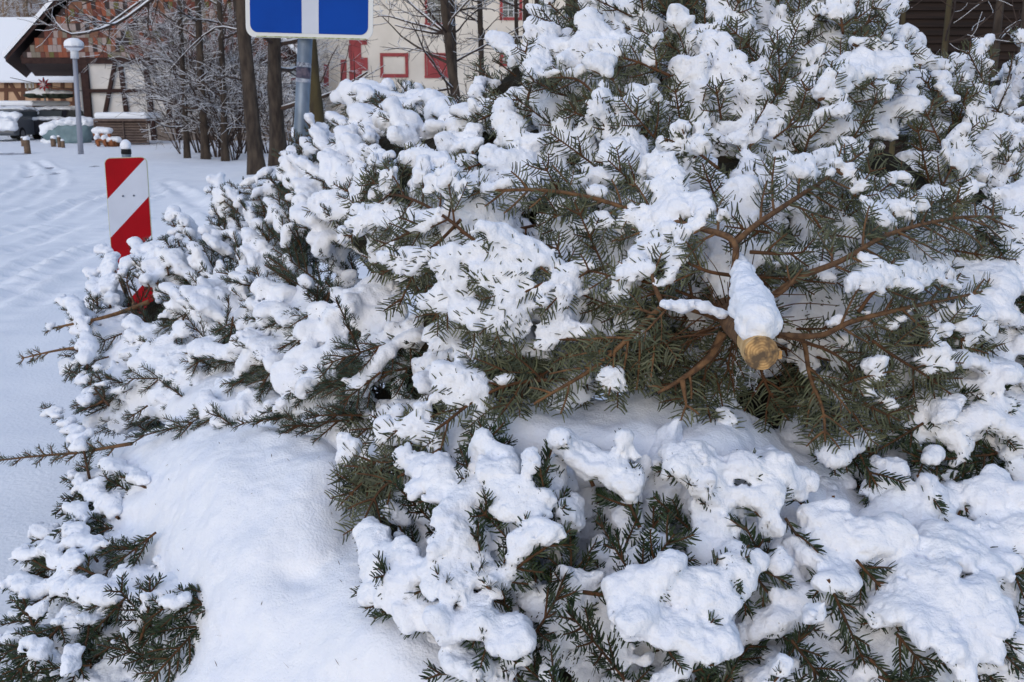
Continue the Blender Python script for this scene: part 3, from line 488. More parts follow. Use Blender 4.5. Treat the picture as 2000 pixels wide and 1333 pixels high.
def sign():
    Y = 4.65; yaw = R(-9); roll = R(-2.0); ex = nrm(np.array([math.cos(yaw), math.sin(yaw), math.sin(roll)])); ez = nrm(np.array([-.02, 0.03, 1.0])); ez = nrm(ez - ex * (ex @ ez)); W_ = .60; bot = XZ(603, 76, Y); O = bot + ez * .30; ny = nrm(np.cross(ex, ez))
    pb = XZ(586, 300, Y + .06); pt_ = XZ(596, 80, Y + .06); u = nrm(pt_ - pb); g = pb - u * (pb[2] / u[2]); base = g.copy()
    e = thing("dead_end_sign", "square blue road sign with a white stem on a grey pole behind the heap", "road sign", base)
    panel("plate", [rrect(W_, W_, .045)], mat("sign_edge", srgb(212, 216, 218), rough=.45), e, base, O, ex, ez, -.004, 0)
    f = rrect(W_ - .044, W_ - .044, .036); sw = .08; l = clip(f, 1, 0, -.008 + sw / 2, -1); r_ = clip(f, 1, 0, -.008 - sw / 2, 1); lb = clip(l, 0, 1, -.17, -1); rb = clip(r_, 0, 1, -.17, -1); tb = clip(f, 0, 1, -.17, 1)
    panel("blue_field", [lb, rb, clip(tb, 1, 0, .2, -1), clip(tb, 1, 0, -.2, 1), clip(clip(f, 0, 1, -.235, 1), 1, 0, .2, 1)], BLU, e, base, O, ex, ez, .001, .0025)
    bar_ = clip(clip(clip(clip(f, 0, 1, -.17, 1), 0, 1, -.235, -1), 1, 0, .17, 1), 1, 0, -.17, -1); panel("red_bar", [bar_], RED, e, base, O, ex, ez, .001, .003)
    stem = clip(clip(clip(f, 1, 0, -.008 + sw / 2, 1), 1, 0, -.008 - sw / 2, -1), 0, 1, -.17, -1); panel("white_stem", [stem], WHT, e, base, O, ex, ez, .0005, .002)
    panel("moss_line", [[(x, -.3 + .0) for x in (0,)] and [(-.25, -.298), (.27, -.298), (.27, -.2935), (-.25, -.2935)]], mat("moss", srgb(120, 130, 70), srgb(190, 196, 170), 60), e, base, O, ex, ez, .0004, .0022)
    m = MB(); m.cyl(g, pt_ + u * .65, .0335, k=24); m.build("pole", GALV, e, base, True)
    # worn stickers wrapped on the pole
    def wrap(y0, y1, a0, a1, name, mt, rr=.0345):
        c0, c1 = pb + u * ((300 - y1) / 220) * np.linalg.norm(pt_ - pb), pb + u * ((300 - y0) / 220) * np.linalg.norm(pt_ - pb); ax_ = nrm(np.cross(u, [0, -1, 0])); ay = nrm(np.cross(ax_, u)) ; m = MB(); V = []; n = 10
        for c in (c0, c1):
            for q in (rr, rr - .0014):
                for t in np.linspace(R(a0), R(a1), n): V.append(c + (ax_ * math.cos(t) - np.array([0, 1, 0]) * math.sin(t)) * q)
        F = [(j, j + 1, 2 * n + j + 1, 2 * n + j) for j in range(n - 1)] + [(n + j + 1, n + j, 3 * n + j, 3 * n + j + 1) for j in range(n - 1)] + [(2 * n + j, 2 * n + j + 1, 3 * n + j + 1, 3 * n + j) for j in range(n - 1)] + [(j + 1, j, n + j, n + j + 1) for j in range(n - 1)]
        m.add(V, F); m.build(name, mt, e, base)
    wrap(122, 130, 8, 172, "sticker", mat("sticker_light", srgb(170, 176, 190), srgb(70, 76, 92), 90)); wrap(131, 152, 15, 165, "sticker", mat("sticker_dark", srgb(52, 56, 76), srgb(110, 100, 112), 40)); wrap(153, 160, 8, 170, "sticker", mat("sticker_pale", srgb(186, 192, 204), srgb(130, 138, 156), 50))
    V, F = field_mesh([(*(O + ez * .32 + ex * x), .05, .03, .025) for x in np.linspace(-.26, .26, 12)], .01, 2, .004, .03, 0, .1); mesh_obj("snow_cap", V, F, SNOW, e, True, base)
sign()
# ------------------------------------------------------------------ white building with red corner stones
def white_house():
    Y = 46.; c = XZ(695, 270, Y); base = np.array([c[0], Y, 0]); e = thing("white_building", "cream-white building with red corner stones and red window surrounds", "building", base); pr = mat("cream_plaster", srgb(222, 214, 202), srgb(206, 198, 186), .8, .9); rd = mat("red_sandstone", srgb(156, 72, 72), srgb(140, 62, 64), 2, .8); H = 13.
    x0 = c[0]; x1 = XZ(1240, 0, Y)[0]; side = XZ(600, 0, 58.); ys = 58.
    m = MB(); m.prism([(x0, Y, -.3), (x1, Y, -.3), (x1, ys, -.3), (side[0], ys, -.3)], (0, 0, H)); m.build("wall", pr, e, base)
    m = MB(); m.prism([(x0 - .4, Y - .5, H - .3), (x1 + .4, Y - .5, H - .3), (x1, ys + .5, H - .3), (side[0] - .4, ys + .5, H - .3)], (0, 0, .5)); m.build("roof", WOODD, e, base)
    m = MB(); z = -.2; k = 0
    while z < H - .5:
        w_ = .66 if k % 2 == 0 else .38; h = .56; m.box((x0 - .04, Y - .05, z), (x0 + w_, Y + .1, z + h)); q = nrm(side - np.array([x0, Y, side[2]])); w2 = .38 if k % 2 == 0 else .6; q[2] = 0; n_ = np.array([-q[1], q[0], 0]); a = np.array([x0 - .03, Y - .02, z]); z += h; k += 1
        m.prism([a + n_ * .05, a + q * w2 + n_ * .05, a + q * w2 - n_ * .04, a - n_ * .04], (0, 0, h - .01))
    m.build("quoins", rd, e, base)
    def win(x, y, x2, y2, fw, inner, muntin=False):
        f = MB(); Yf = Y - .06; f.box(XZ(x, y, Yf), XZ(x2, y + fw, Y + .02)); f.box(XZ(x, y2 - fw, Yf), XZ(x2, y2, Y + .02)); f.box(XZ(x, y + fw, Yf), XZ(x + fw, y2 - fw, Y + .02)); f.box(XZ(x2 - fw, y + fw, Yf), XZ(x2, y2 - fw, Y + .02)); w_ = f.build("window", rd, e, base)
        g = MB(); g.box(XZ(x + fw, y + fw, Y - .012), XZ(x2 - fw, y2 - fw, Y + .02)); g.build("pane" if muntin else "infill", inner, w_, base)
        if muntin:
            g = MB(); xs = np.linspace(x + fw, x2 - fw, 4)
            for q in xs: g.box(XZ(q - .8, y + fw, Y - .04), XZ(q + .8, y2 - fw, Y - .015))
            for q in np.linspace(y2 - fw, y + fw, 5): g.box(XZ(x + fw, q - .9, Y - .045), XZ(x2 - fw, q + .9, Y - .016))
            g.build("frame", mat("window_white", None), w_, base)
    win(742, 104, 798, 152, 7, pr); win(829, -30, 881, 51, 6, mat("glass_dark", None), True); win(829, 104, 882, 153, 5, rd); win(976, 107, 1016, 130, 6, mat("glass_dark", None), True); win(976, -30, 1020, 40, 6, mat("glass_dark", None), True); win(742, -60, 798, -14, 7, mat("glass_dark", None), True)
    for a, b, y, y2 in [(634, 642, 126, 169), (667, 677, 117, 164)]:
        fa = lambda px, py: None
        def onside(px, py):
            t = 0.5; p0 = np.array([x0, Y]); d_ = np.array([side[0] - x0, ys - Y]); uu = (px - 1000) / FPX; v = (666.5 - py) / FPX; kx = uu / (cp + sp * v); t = (kx * p0[1] - p0[0]) / (d_[0] - kx * d_[1]); q = p0 + d_ * t; return up3(px, py, q[1])
        n_ = nrm(np.array([-(ys - Y), side[0] - x0, 0])); n_ = n_ if n_[1] < 0 else -n_; m = MB(); m.prism([onside(a, y), onside(b, y), onside(b, y2), onside(a, y2)], n_ * .05); m.build("narrow_window", rd, e, base)
white_house()
def grey_house():
    Y = 60.; base = XZ(560, 250, Y); base[2] = 0; e = thing("small_outbuilding", "small pale outbuilding with a snowy ledge seen between the trunks left of the sign pole", "outbuilding", base)
    m = MB(); m.box(XZ(498, 122, Y), XZ(598, 262, Y + 5)); m.build("wall", mat("cream_plaster", None), e, base); m = MB(); m.box(XZ(494, 114, Y - .3), XZ(600, 121, Y + 5)); rf = m.build("roof", WOODD, e, base); m = MB(); m.box(XZ(492, 106, Y - .35), XZ(601, 113.6, Y + 5)); bv(m.build("roof_snow", SNOWF, rf, base), .1)
    for x, y, x2, y2, mt in [(556, 158, 582, 190, "glass_dark"), (510, 165, 524, 188, "glass_dark")]: m = MB(); m.box(XZ(x, y, Y - .05), XZ(x2, y2, Y + .01)); m.build("window", mat(mt, None), e, base)
    m = MB(); m.box(XZ(552, 152, Y - .03), XZ(586, 194, Y - .001)); m.build("window_surround", mat("red_sandstone", None), e, base)
grey_house()
def dark_barn():
    Y = 15.; base = XZ(1900, 200, Y); base[2] = 0; e = thing("dark_timber_barn", "dark brown barn wall of horizontal boards behind the top right of the heap", "barn", base); x0, x1 = XZ(1700, 0, Y)[0], XZ(2150, 0, Y)[0]
    m = MB(); m.box((x0 + .05, Y + .06, -.2), (x1, Y + 5, 5.2)); m.build("wall", mat("near_black_wood", srgb(26, 20, 18)), e, base); z = 0; k = 0
    dk = mat("dark_boards", srgb(50, 38, 32), srgb(34, 27, 24), 3, .9, stretch=(.4, 1, 6)); m = MB()
    while z < 5.2: m.prism([(x0, Y, z), (x0, Y + .05, z + .13), (x0, Y + .06, z + .13), (x0, Y + .06, z)], (x1 - x0 + .1, 0, 0)); z += .115; k += 1
    m.build("board_cladding", dk, e, base)
    m = MB(); m.box((x0 - .4, Y - .5, 5.2), (x1 + .4, Y + 5.4, 5.35)); rf = m.build("roof", WOODD, e, base); m = MB(); m.box((x0 - .45, Y - .55, 5.353), (x1 + .45, Y + 5.4, 5.6)); bv(m.build("roof_snow", SNOWF, rf, base), .1)
dark_barn()
RNG.bit_generator.state = RSTATE; random.seed(7)
# ------------------------------------------------------------------ envelope of the heap: (photo x, photo y, forward metres)
DP = np.array([(0,1333,2.45),(200,1333,2.35),(450,1333,2.15),(700,1333,2.0),(1000,1333,1.85),(1300,1333,1.8),(1600,1333,1.85),(2000,1333,1.9),
 (0,1100,2.9),(200,1100,2.7),(400,1100,2.5),(650,1100,2.3),(850,1100,2.1),(1100,1150,1.95),(1400,1100,2.0),(1700,1100,2.05),(2000,1100,2.1),
 (100,900,3.5),(250,900,3.2),(420,880,2.95),(640,900,2.6),(800,950,2.35),(1000,920,2.2),(1200,900,2.2),(1400,900,2.2),(1600,950,2.2),(1800,900,2.35),(2000,900,2.4),
 (150,700,4.0),(350,700,3.6),(550,720,3.15),(720,740,2.75),(900,780,2.45),(1100,780,2.45),(1300,770,2.4),(1500,800,2.4),(1700,780,2.4),(2000,720,2.6),
 (200,550,4.5),(350,520,4.4),(550,520,3.7),(700,500,3.0),(850,520,2.65),(1000,560,2.5),(1200,600,2.5),(1430,620,2.45),(1600,600,2.4),(1800,580,2.5),(2000,520,2.8),
 (450,380,4.8),(600,350,4.3),(750,330,3.3),(900,330,3.0),(1100,360,2.75),(1300,400,2.65),(1433,470,2.4),(1600,380,2.65),(1800,380,2.75),(2000,330,3.2),
 (600,250,4.6),(700,200,4.4),(850,220,4.0),(950,200,3.4),(1100,200,3.1),(1300,220,3.0),(1500,230,3.0),(1700,220,3.0),(1900,200,3.5),(2000,200,3.5),
 (1080,60,3.5),(1200,60,3.4),(1400,60,3.35),(1600,60,3.35),(1750,80,3.4),(1900,140,3.7),(2240,150,4.0),(2240,600,3.1),(2240,1000,2.6),(2240,1333,2.2),(1200,-60,3.6),(1500,-80,3.6),(1750,-60,3.6)], float)
def tps(px, py):
    d2 = ((px - DP[:, 0]) ** 2 + (py - DP[:, 1]) ** 2) / 1e6 + 1e-9; return d2 * np.log(d2)
_n = len(DP); _A = np.zeros((_n + 3, _n + 3)); _A[:_n, :_n] = tps(DP[:, :1], DP[:, 1:2]) + np.eye(_n) * 0.004; _q = np.stack([np.ones(_n), DP[:, 0] / 1000, DP[:, 1] / 1000], 1); _A[:_n, _n:] = _q; _A[_n:, :_n] = _q.T
TW = np.linalg.solve(_A, np.concatenate([DP[:, 2], np.zeros(3)]))
def D(px, py):
    px = np.asarray(px, float)[..., None]; py = np.asarray(py, float)[..., None]
    return (tps(px, py) * TW[:-3]).sum(-1) + TW[-3] + TW[-2] * px[..., 0] / 1000 + TW[-1] * py[..., 0] / 1000
def on(px, py, off=0.0): return up3(px, py, D(px, py) + np.asarray(off))
def inpoly(x, y, poly):
    r = False; n = len(poly)
    for i in range(n):
        x1, y1 = poly[i]; x2, y2 = poly[(i + 1) % n]
        if (y1 > y) != (y2 > y) and x < (x2 - x1) * (y - y1) / (y2 - y1) + x1: r = not r
    return r
SAMP = []     # snow catching points of every shoot: tree, position, direction, plane normal, weight
def spray(spine, N, side, bare=0.25, spacing=0.034, sub=True, thick=0.004, droop=0.12, wob=0.012, ang=50):
    "spine and its side shoots, as (points, radii, plane normal, needle start fraction)"
    P = spline(spine, 0.012); s = np.concatenate([[0], np.cumsum(np.linalg.norm(np.diff(P, axis=0), axis=1))]); L = s[-1]
    P = P + nrm(np.array(N))[None] * (np.sin(s * 9 + RNG.random() * 6) * wob * 0.6)[:, None]
    T = nrm(np.gradient(P, axis=0)); out = []
    r = thick * (1 - 0.72 * s / L) + 0.0012
    out.append((P, r, N, bare))
    x = L * max(bare * 0.55, 0.06) + RNG.random() * spacing; k = RNG.integers(2)
    while x < L * 0.965:
        i = np.searchsorted(s, x); i = min(i, len(P) - 1); f = x / L
        for sg in ((1, -1) if RNG.random() < 0.55 else ((1,) if k % 2 else (-1,))):
            l = side * (1 - f) ** 0.75 * min(1, 0.45 + f * 2.2) * RNG.uniform(0.55, 1.1) + 0.03
            a = R(ang + RNG.normal() * 8); t = T[i]; n = nrm(N - t * (N @ t)); b = np.cross(t, n)
            d = nrm(t * math.cos(a) + b * sg * math.sin(a) + n * RNG.normal() * 0.14)
            u = np.linspace(0, l, max(4, int(l / 0.012)))[:, None]
            Q = P[i] + d * u + t * u ** 2 / l * 0.22 + n * np.sin(u * 12 + RNG.random() * 6) * wob * 0.5 * (u / l) - np.array([0, 0, 1.]) * droop * u ** 2 / 0.25
            nn = nrm(n + RNG.normal(size=3) * 0.15)
            out.append((Q, 0.0012 + 0.0016 * (1 - u[:, 0] / l) + thick * 0.12, nn, 0.12 if l < side * 0.5 else 0.2))
            if sub and l > 0.085:
                y = l * 0.3
                while y < l * 0.93:
                    j = int(y / l * (len(Q) - 1)); tt = nrm(Q[min(j + 1, len(Q) - 1)] - Q[max(j - 1, 0)]); bb = np.cross(tt, n); sg2 = 1 if RNG.random() < 0.5 else -1
                    l2 = (l - y) * RNG.uniform(0.45, 0.75) + 0.015; dd = nrm(tt * 0.68 + bb * sg2 * 0.73 + n * RNG.normal() * 0.15)
                    u2 = np.linspace(0, l2, max(4, int(l2 / 0.013)))[:, None]
                    out.append((Q[j] + dd * u2 + tt * u2 ** 2 / l2 * 0.2 - np.array([0, 0, 1.]) * droop * u2 ** 2 / 0.25, 0.0011 + 0.0007 * (1 - u2[:, 0] / l2), nrm(n + RNG.normal(size=3) * 0.2), 0.05))
                    y += spacing * RNG.uniform(0.7, 1.3)
        k += 1; x += spacing * RNG.uniform(0.75, 1.3)
    return out
def needles(shoots, style, nl=0.022, dens=420, nw=0.0019):
    B, TT, NN, LL = [], [], [], []
    for P, r, N, b in shoots:
        s = np.concatenate([[0], np.cumsum(np.linalg.norm(np.diff(P, axis=0), axis=1))]); L = s[-1]
        n = int(L * (1 - b) * dens)
        if n < 2: continue
        x = np.sort(b * L + (1 - b) * L * (np.arange(n) + RNG.random(n) * 0.8) / n)
        p = np.stack([np.interp(x, s, P[:, i]) for i in range(3)], 1); T = nrm(np.gradient(P, axis=0)); t = nrm(np.stack([np.interp(x, s, T[:, i]) for i in range(3)], 1))
        B.append(p); TT.append(t); NN.append(np.tile(N, (n, 1))); LL.append(nl * np.minimum(1, 0.55 + (L - x) / 0.03) * RNG.uniform(0.75, 1.1, n))
    if not B: return None
    B = np.concatenate(B); T = np.concatenate(TT); N = np.concatenate(NN); l = np.concatenate(LL)[:, None]; n = len(B)
    N = nrm(N - T * (N * T).sum(1, keepdims=True)); Sd = np.cross(T, N); sg = np.where(np.arange(n) % 2 == 0, 1., -1.)
    if style == 'comb': lift = R(1) * RNG.uniform(-14, 38, n); a = R(1) * RNG.normal(60, 9, n)
    elif style == 'brush': lift = R(1) * RNG.uniform(-35, 88, n); a = R(1) * RNG.normal(47, 9, n)
    else: lift = R(1) * RNG.uniform(-90, 90, n); a = R(1) * RNG.normal(42, 9, n)
    out = Sd * (sg * np.cos(lift))[:, None] + N * np.sin(lift)[:, None]
    d = nrm(T * np.cos(a)[:, None] + out * np.sin(a)[:, None]); W = nrm(T - d * (T * d).sum(1, keepdims=True) + N * 0.25 * RNG.normal(size=(n, 1)))
    w = W * nw / 2; m = B + d * l * 0.5 - T * l * 0.03; e = B + d * l + T * l * 0.10
    V = np.stack([B - w * 0.6, B + w * 0.6, m - w, m + w, e - w * 0.55, e + w * 0.55], 1).reshape(-1, 3)
    i = np.arange(n)[:, None] * 6; F = np.concatenate([i + np.array([[0, 1, 3, 2]]), i + np.array([[2, 3, 5, 4]])])
    return V, F
TREES = []
COVER = [.59, .61, .59, .60, .63, .60, .45, .45, .59, .46]; VOX = [.0052, .0065, .006, .0065, .0052, .0055, .0075, .0085, .0085, .0055]
class Tree:
    def __init__(s, label, base, style, nmat, nl, dens, poly, dirf, nf, fill, lrange=(0.3, 0.5), side=0.14, snow=1.0, h=0.007, nw=0.0038, spacing=0.045):
        s.spacing = spacing; s.tcatch = -0.20 if style == 'comb' else -0.10; s.toff = -0.052 if style == 'comb' else -0.01
        s.e = thing("fir_tree", label, "fir tree", base, "discarded fir trees heaped in the snow"); s.base = np.array(base, float); s.id = len(TREES); TREES.append(s)
        s.style, s.nmat, s.nl, s.dens, s.nw = style, nmat, nl, dens, nw; s.poly, s.dirf, s.nf, s.snow, s.h = poly, dirf, nf, snow, h; s.side = side; s.pillows = []
        s.fill, s.lrange = fill, lrange; s.nb = 0; s.barks = []
    def bough(s, spine, N=None, side=None, bare=0.25, w=1.0, catch=0.0, style=None, thick=0.004, **kw):
        spine = np.asarray(spine, float); t = nrm(spine[-1] - spine[0])
        if N is None: N = s.nf(spine.mean(0))
        N = nrm(N - t * (np.dot(N, t)))
        sh = spray(spine, N, s.side if side is None else side, bare, thick=thick, spacing=s.spacing, **kw)
        V, F = tubes([(q[0], q[1]) for q in sh], 5)
        b = mesh_obj("branch", V, F, BARK if thick > 0.005 else TWIG, s.e, True, s.base)
        nd = needles(sh, style or s.style, s.nl, s.dens, s.nw)
        if nd: mesh_obj("needles", nd[0], nd[1], s.nmat, b, False, s.base)
        for P, r, n_, bb in sh:
            catch_ = catch + RNG.normal() * 0.19; T = nrm(np.gradient(P, axis=0)); S_ = nrm(np.cross(T, n_)) * s.nl * 0.6; k0 = int(len(P) * bb)
            for sg in (-1, 1): SAMP.append((s.id, (P + S_ * sg + T * s.nl * .4)[k0:], T[k0:], np.tile(n_, (len(P), 1))[k0:], np.full(len(P) - k0, w * .85), np.full(len(P) - k0, catch_ - .06), r[k0:] * 0))
            SAMP.append((s.id, P, T, np.tile(n_, (len(P), 1)), np.where(np.arange(len(P)) < k0, .5, 1.) * w, np.full(len(P), catch_), r))
        s.nb += 1; return b
    def px(s, pts, off=0.0, **kw):
        "spine given by photo positions on the heap's envelope; a third number is a depth offset"
        C = [on(p[0], p[1], (p[2] if len(p) > 2 else 0) + off + s.toff) for p in pts]; kw.setdefault('catch', s.tcatch); return s.bough(C, **kw)
    def front(s, n, L=(0.09, 0.22)):
        "short clean shoots standing out of the snow"
        xs = [p[0] for p in s.poly]; ys = [p[1] for p in s.poly]; k = 0; pts = []
        for _ in range(4000):
            x = RNG.uniform(min(xs), max(xs)); y = RNG.uniform(min(ys), max(ys))
            if k >= n or not inpoly(x, y, s.poly) or any((x - a) ** 2 + (y - b) ** 2 < 55 ** 2 for a, b in pts): continue
            pts.append((x, y)); k += 1; Y = float(D(x, y)); l = RNG.uniform(*L); pl = l * FPX / Y; d = np.array(s.dirf(x, y)); a = math.atan2(d[1], d[0]) + RNG.normal() * .55; d = np.array([math.cos(a), math.sin(a)])
            o = -0.03 + RNG.normal() * 0.008; b = s.bough([up3(x - d[0] * pl * .6, y - d[1] * pl * .6, Y + o + .03), up3(x, y, Y + o), up3(x + d[0] * pl * .4, y + d[1] * pl * .4, Y + o - .005)], side=RNG.uniform(.0, .09), bare=.05, catch=-.42, thick=.0025)
    def do_fill(s):
        xs = [p[0] for p in s.poly]; ys = [p[1] for p in s.poly]; pts = []; tries = 0
        while len(pts) < s.fill and tries < 20000:
            tries += 1; x = RNG.uniform(min(xs), max(xs)); y = RNG.uniform(min(ys), max(ys))
            if not inpoly(x, y, s.poly): continue
            dm = 70 * (0.9997 ** tries)
            if any((x - a) ** 2 + (y - b) ** 2 < dm * dm for a, b in pts): continue
            pts.append((x, y))
        for i, (x, y) in enumerate(pts):
            if s.id == 0 and i % 3 and ((x - 1430) / 170) ** 2 + ((y - 655) / 110) ** 2 < 1: continue
            lay = i % 3; Y = float(D(x, y)); L = RNG.uniform(*s.lrange); pl = L * FPX / Y
            d = np.array(s.dirf(x, y)); d = d / (np.hypot(*d) + 1e-9); a = RNG.normal() * 0.35; d = np.array([d[0] * math.cos(a) - d[1] * math.sin(a), d[0] * math.sin(a) + d[1] * math.cos(a)])
            o = (0.02, 0.11, 0.2)[lay] + RNG.uniform(-0.02, 0.03); ct = (-.08, .07, .14)[lay] + RNG.normal() * .08
            p0 = np.array([x, y]) - d * pl * 0.62; p1 = np.array([x, y]) + d * pl * 0.38
            if not inpoly(*(p1 * 0.75 + np.array([x, y]) * 0.25), s.poly): p1 = np.array([x, y]) + d * pl * 0.15
            Yc = float(D(x, y)); m = (p0 + p1) / 2 
            s.bough([up3(p0[0], p0[1], Yc + o + 0.20), up3(m[0], m[1], Yc + o + 0.015), up3(p1[0], p1[1], min(float(D(*p1)), Yc + 0.12) + o)], side=s.side * RNG.uniform(0.8, 1.15), catch=ct)
toC = lambda P: nrm(CAM - P)
def nmix(c, u, r=0.25):
    return lambda P: nrm(toC(P) * c + np.array([0, 0, 1.]) * u + RNG.normal(size=3) * r)
def radial(cx, cy, jx=0, jy=0): return lambda x, y: (x - cx + jx, y - cy + jy)
def const(dx, dy): return lambda x, y: (dx, dy)

butt = up3(1487, 690, 1.88); wh = up3(1425, 615, 2.36); far = up3(1385, 470, 3.6)
main = Tree("largest fir with its sawn trunk end pointing at the viewer", (wh[0], wh[1], 0.55), 'comb', OLIVE, 0.037, 240,
  [(600,355),(700,250),(900,250),(1000,215),(1150,215),(1400,250),(1640,250),(1800,340),(1975,400),(1975,560),(1860,700),(1780,830),(1600,860),(1480,790),(1300,770),(1050,790),(890,830),(710,1030),(650,940),(770,760),(740,690),(880,640),(700,480)],
  radial(1440, 590, 0, 25), nmix(0.85, 0.15, 0.22), 78, (0.3, 0.55), 0.14, 1.12, 0.006, 0.0040, spacing=0.055)
top = Tree("fir at the top of the heap buried in thick snow behind the largest one", (up3(1400, 200, 3.5)[0], 3.5, 0.9), 'comb', OLIVE, 0.037, 225,
  [(900,235),(960,150),(1060,30),(1200,0),(1450,-60),(1700,-40),(1770,90),(1770,230),(1640,260),(1400,260),(1150,230)], radial(1400, 420), nmix(0.6, 0.55, 0.25), 62, (0.4, 0.6), 0.17, 1.25, 0.0075, 0.0042, spacing=0.055)
right = Tree("fir at the right edge with plump snow pads beside the sawn fir", (up3(2000, 800, 2.7)[0], 2.8, 0.1), 'brush', GREEN, 0.027, 430,
  [(1780,620),(1980,420),(2240,380),(2240,960),(1900,900),(1760,880),(1600,880),(1780,830)], lambda x, y: (-0.6, 0.75), nmix(0.4, 0.8), 46, (0.3, 0.45), 0.13, 1.1, 0.0065)
tright = Tree("small fir at the upper right corner in front of the dark timber building", (up3(1920, 200, 3.7)[0], 3.8, 0.5), 'comb', OLIVE, 0.037, 225,
  [(1790,140),(1960,110),(2240,60),(2240,420),(1960,380),(1830,340),(1770,250)], radial(1880, 420), nmix(0.5, 0.8), 38, (0.3, 0.5), 0.15, 1.25, 0.0075, 0.0042, spacing=0.055)
low = Tree("dark green fir at the bottom middle below the broad snow shelf", (up3(1150, 1100, 2.3)[0], 2.35, 0.05), 'brush', GREEN, 0.027, 450,
  [(790,930),(950,880),(1200,880),(1420,900),(1500,1000),(1540,1120),(1500,1200),(1700,1360),(880,1360),(730,1180),(710,1050)], radial(1250, 1500, 0, -150), nmix(0.45, 0.75, 0.3), 52, (0.26, 0.42), 0.12, 1.2, 0.0055)
lright = Tree("dark green fir at the bottom right with boughs drooping towards the corner", (up3(1800, 1100, 2.3)[0], 2.35, 0.05), 'brush', GREEN, 0.027, 450,
  [(1560,960),(1640,900),(1900,900),(2260,960),(2260,1380),(1600,1380),(1500,1180)], lambda x, y: (0.8, 0.7), nmix(0.4, 0.75, 0.3), 60, (0.28, 0.45), 0.13, 1.1, 0.006)
left = Tree("spruce at the left side of the heap with shoots sticking up by the striped marker", (up3(420, 700, 3.8)[0], 3.9, 0.02), 'brush', BLUEG, 0.023, 480,
  [(180,610),(230,560),(310,500),(420,450),(560,470),(640,560),(740,700),(700,820),(500,850),(330,860),(190,830),(150,700)], lambda x, y: (-0.55, -0.7) if y < 640 else (-0.9, 0.25), nmix(0.35, 0.8, 0.3), 105, (0.3, 0.55), 0.14, 0.95, 0.0085, 0.0024)
back = Tree("fir behind the left slope with shoots standing up beside the dark tree trunk", (up3(560, 380, 4.6)[0], 4.7, 0.02), 'brush', BLUEG, 0.021, 420,
  [(420,380),(520,370),(600,260),(690,250),(760,380),(640,480),(560,500),(440,450)], lambda x, y: (-0.5, -0.85), nmix(0.4, 0.8, 0.3), 45, (0.35, 0.55), 0.14, 0.95, 0.0095, 0.0028)
rear = Tree("fir at the back of the heap in front of the white building's red corner", (up3(800, 230, 4.6)[0], 4.7, 0.1), 'brush', BLUEG, 0.022, 420,
  [(690,190),(790,185),(880,230),(960,230),(880,300),(720,290)], lambda x, y: (-0.8, -0.4), nmix(0.4, 0.85, 0.3), 12, (0.4, 0.6), 0.15, 1.2, 0.0095, 0.0028)
lleft = Tree("small green fir at the lower left corner poking out of the smooth snow mound", (up3(300, 1150, 2.9)[0], 2.8, 0.02), 'brush', GREEN, 0.024, 460,
  [(60,1100),(150,960),(210,890),(285,960),(300,1100),(390,1230),(330,1333),(60,1360),(10,1330)], lambda x, y: (-0.85, 0.3) if y > 1050 else (-0.6, -0.3), nmix(0.35, 0.85, 0.3), 36, (0.26, 0.4), 0.10, 0.9, 0.006)
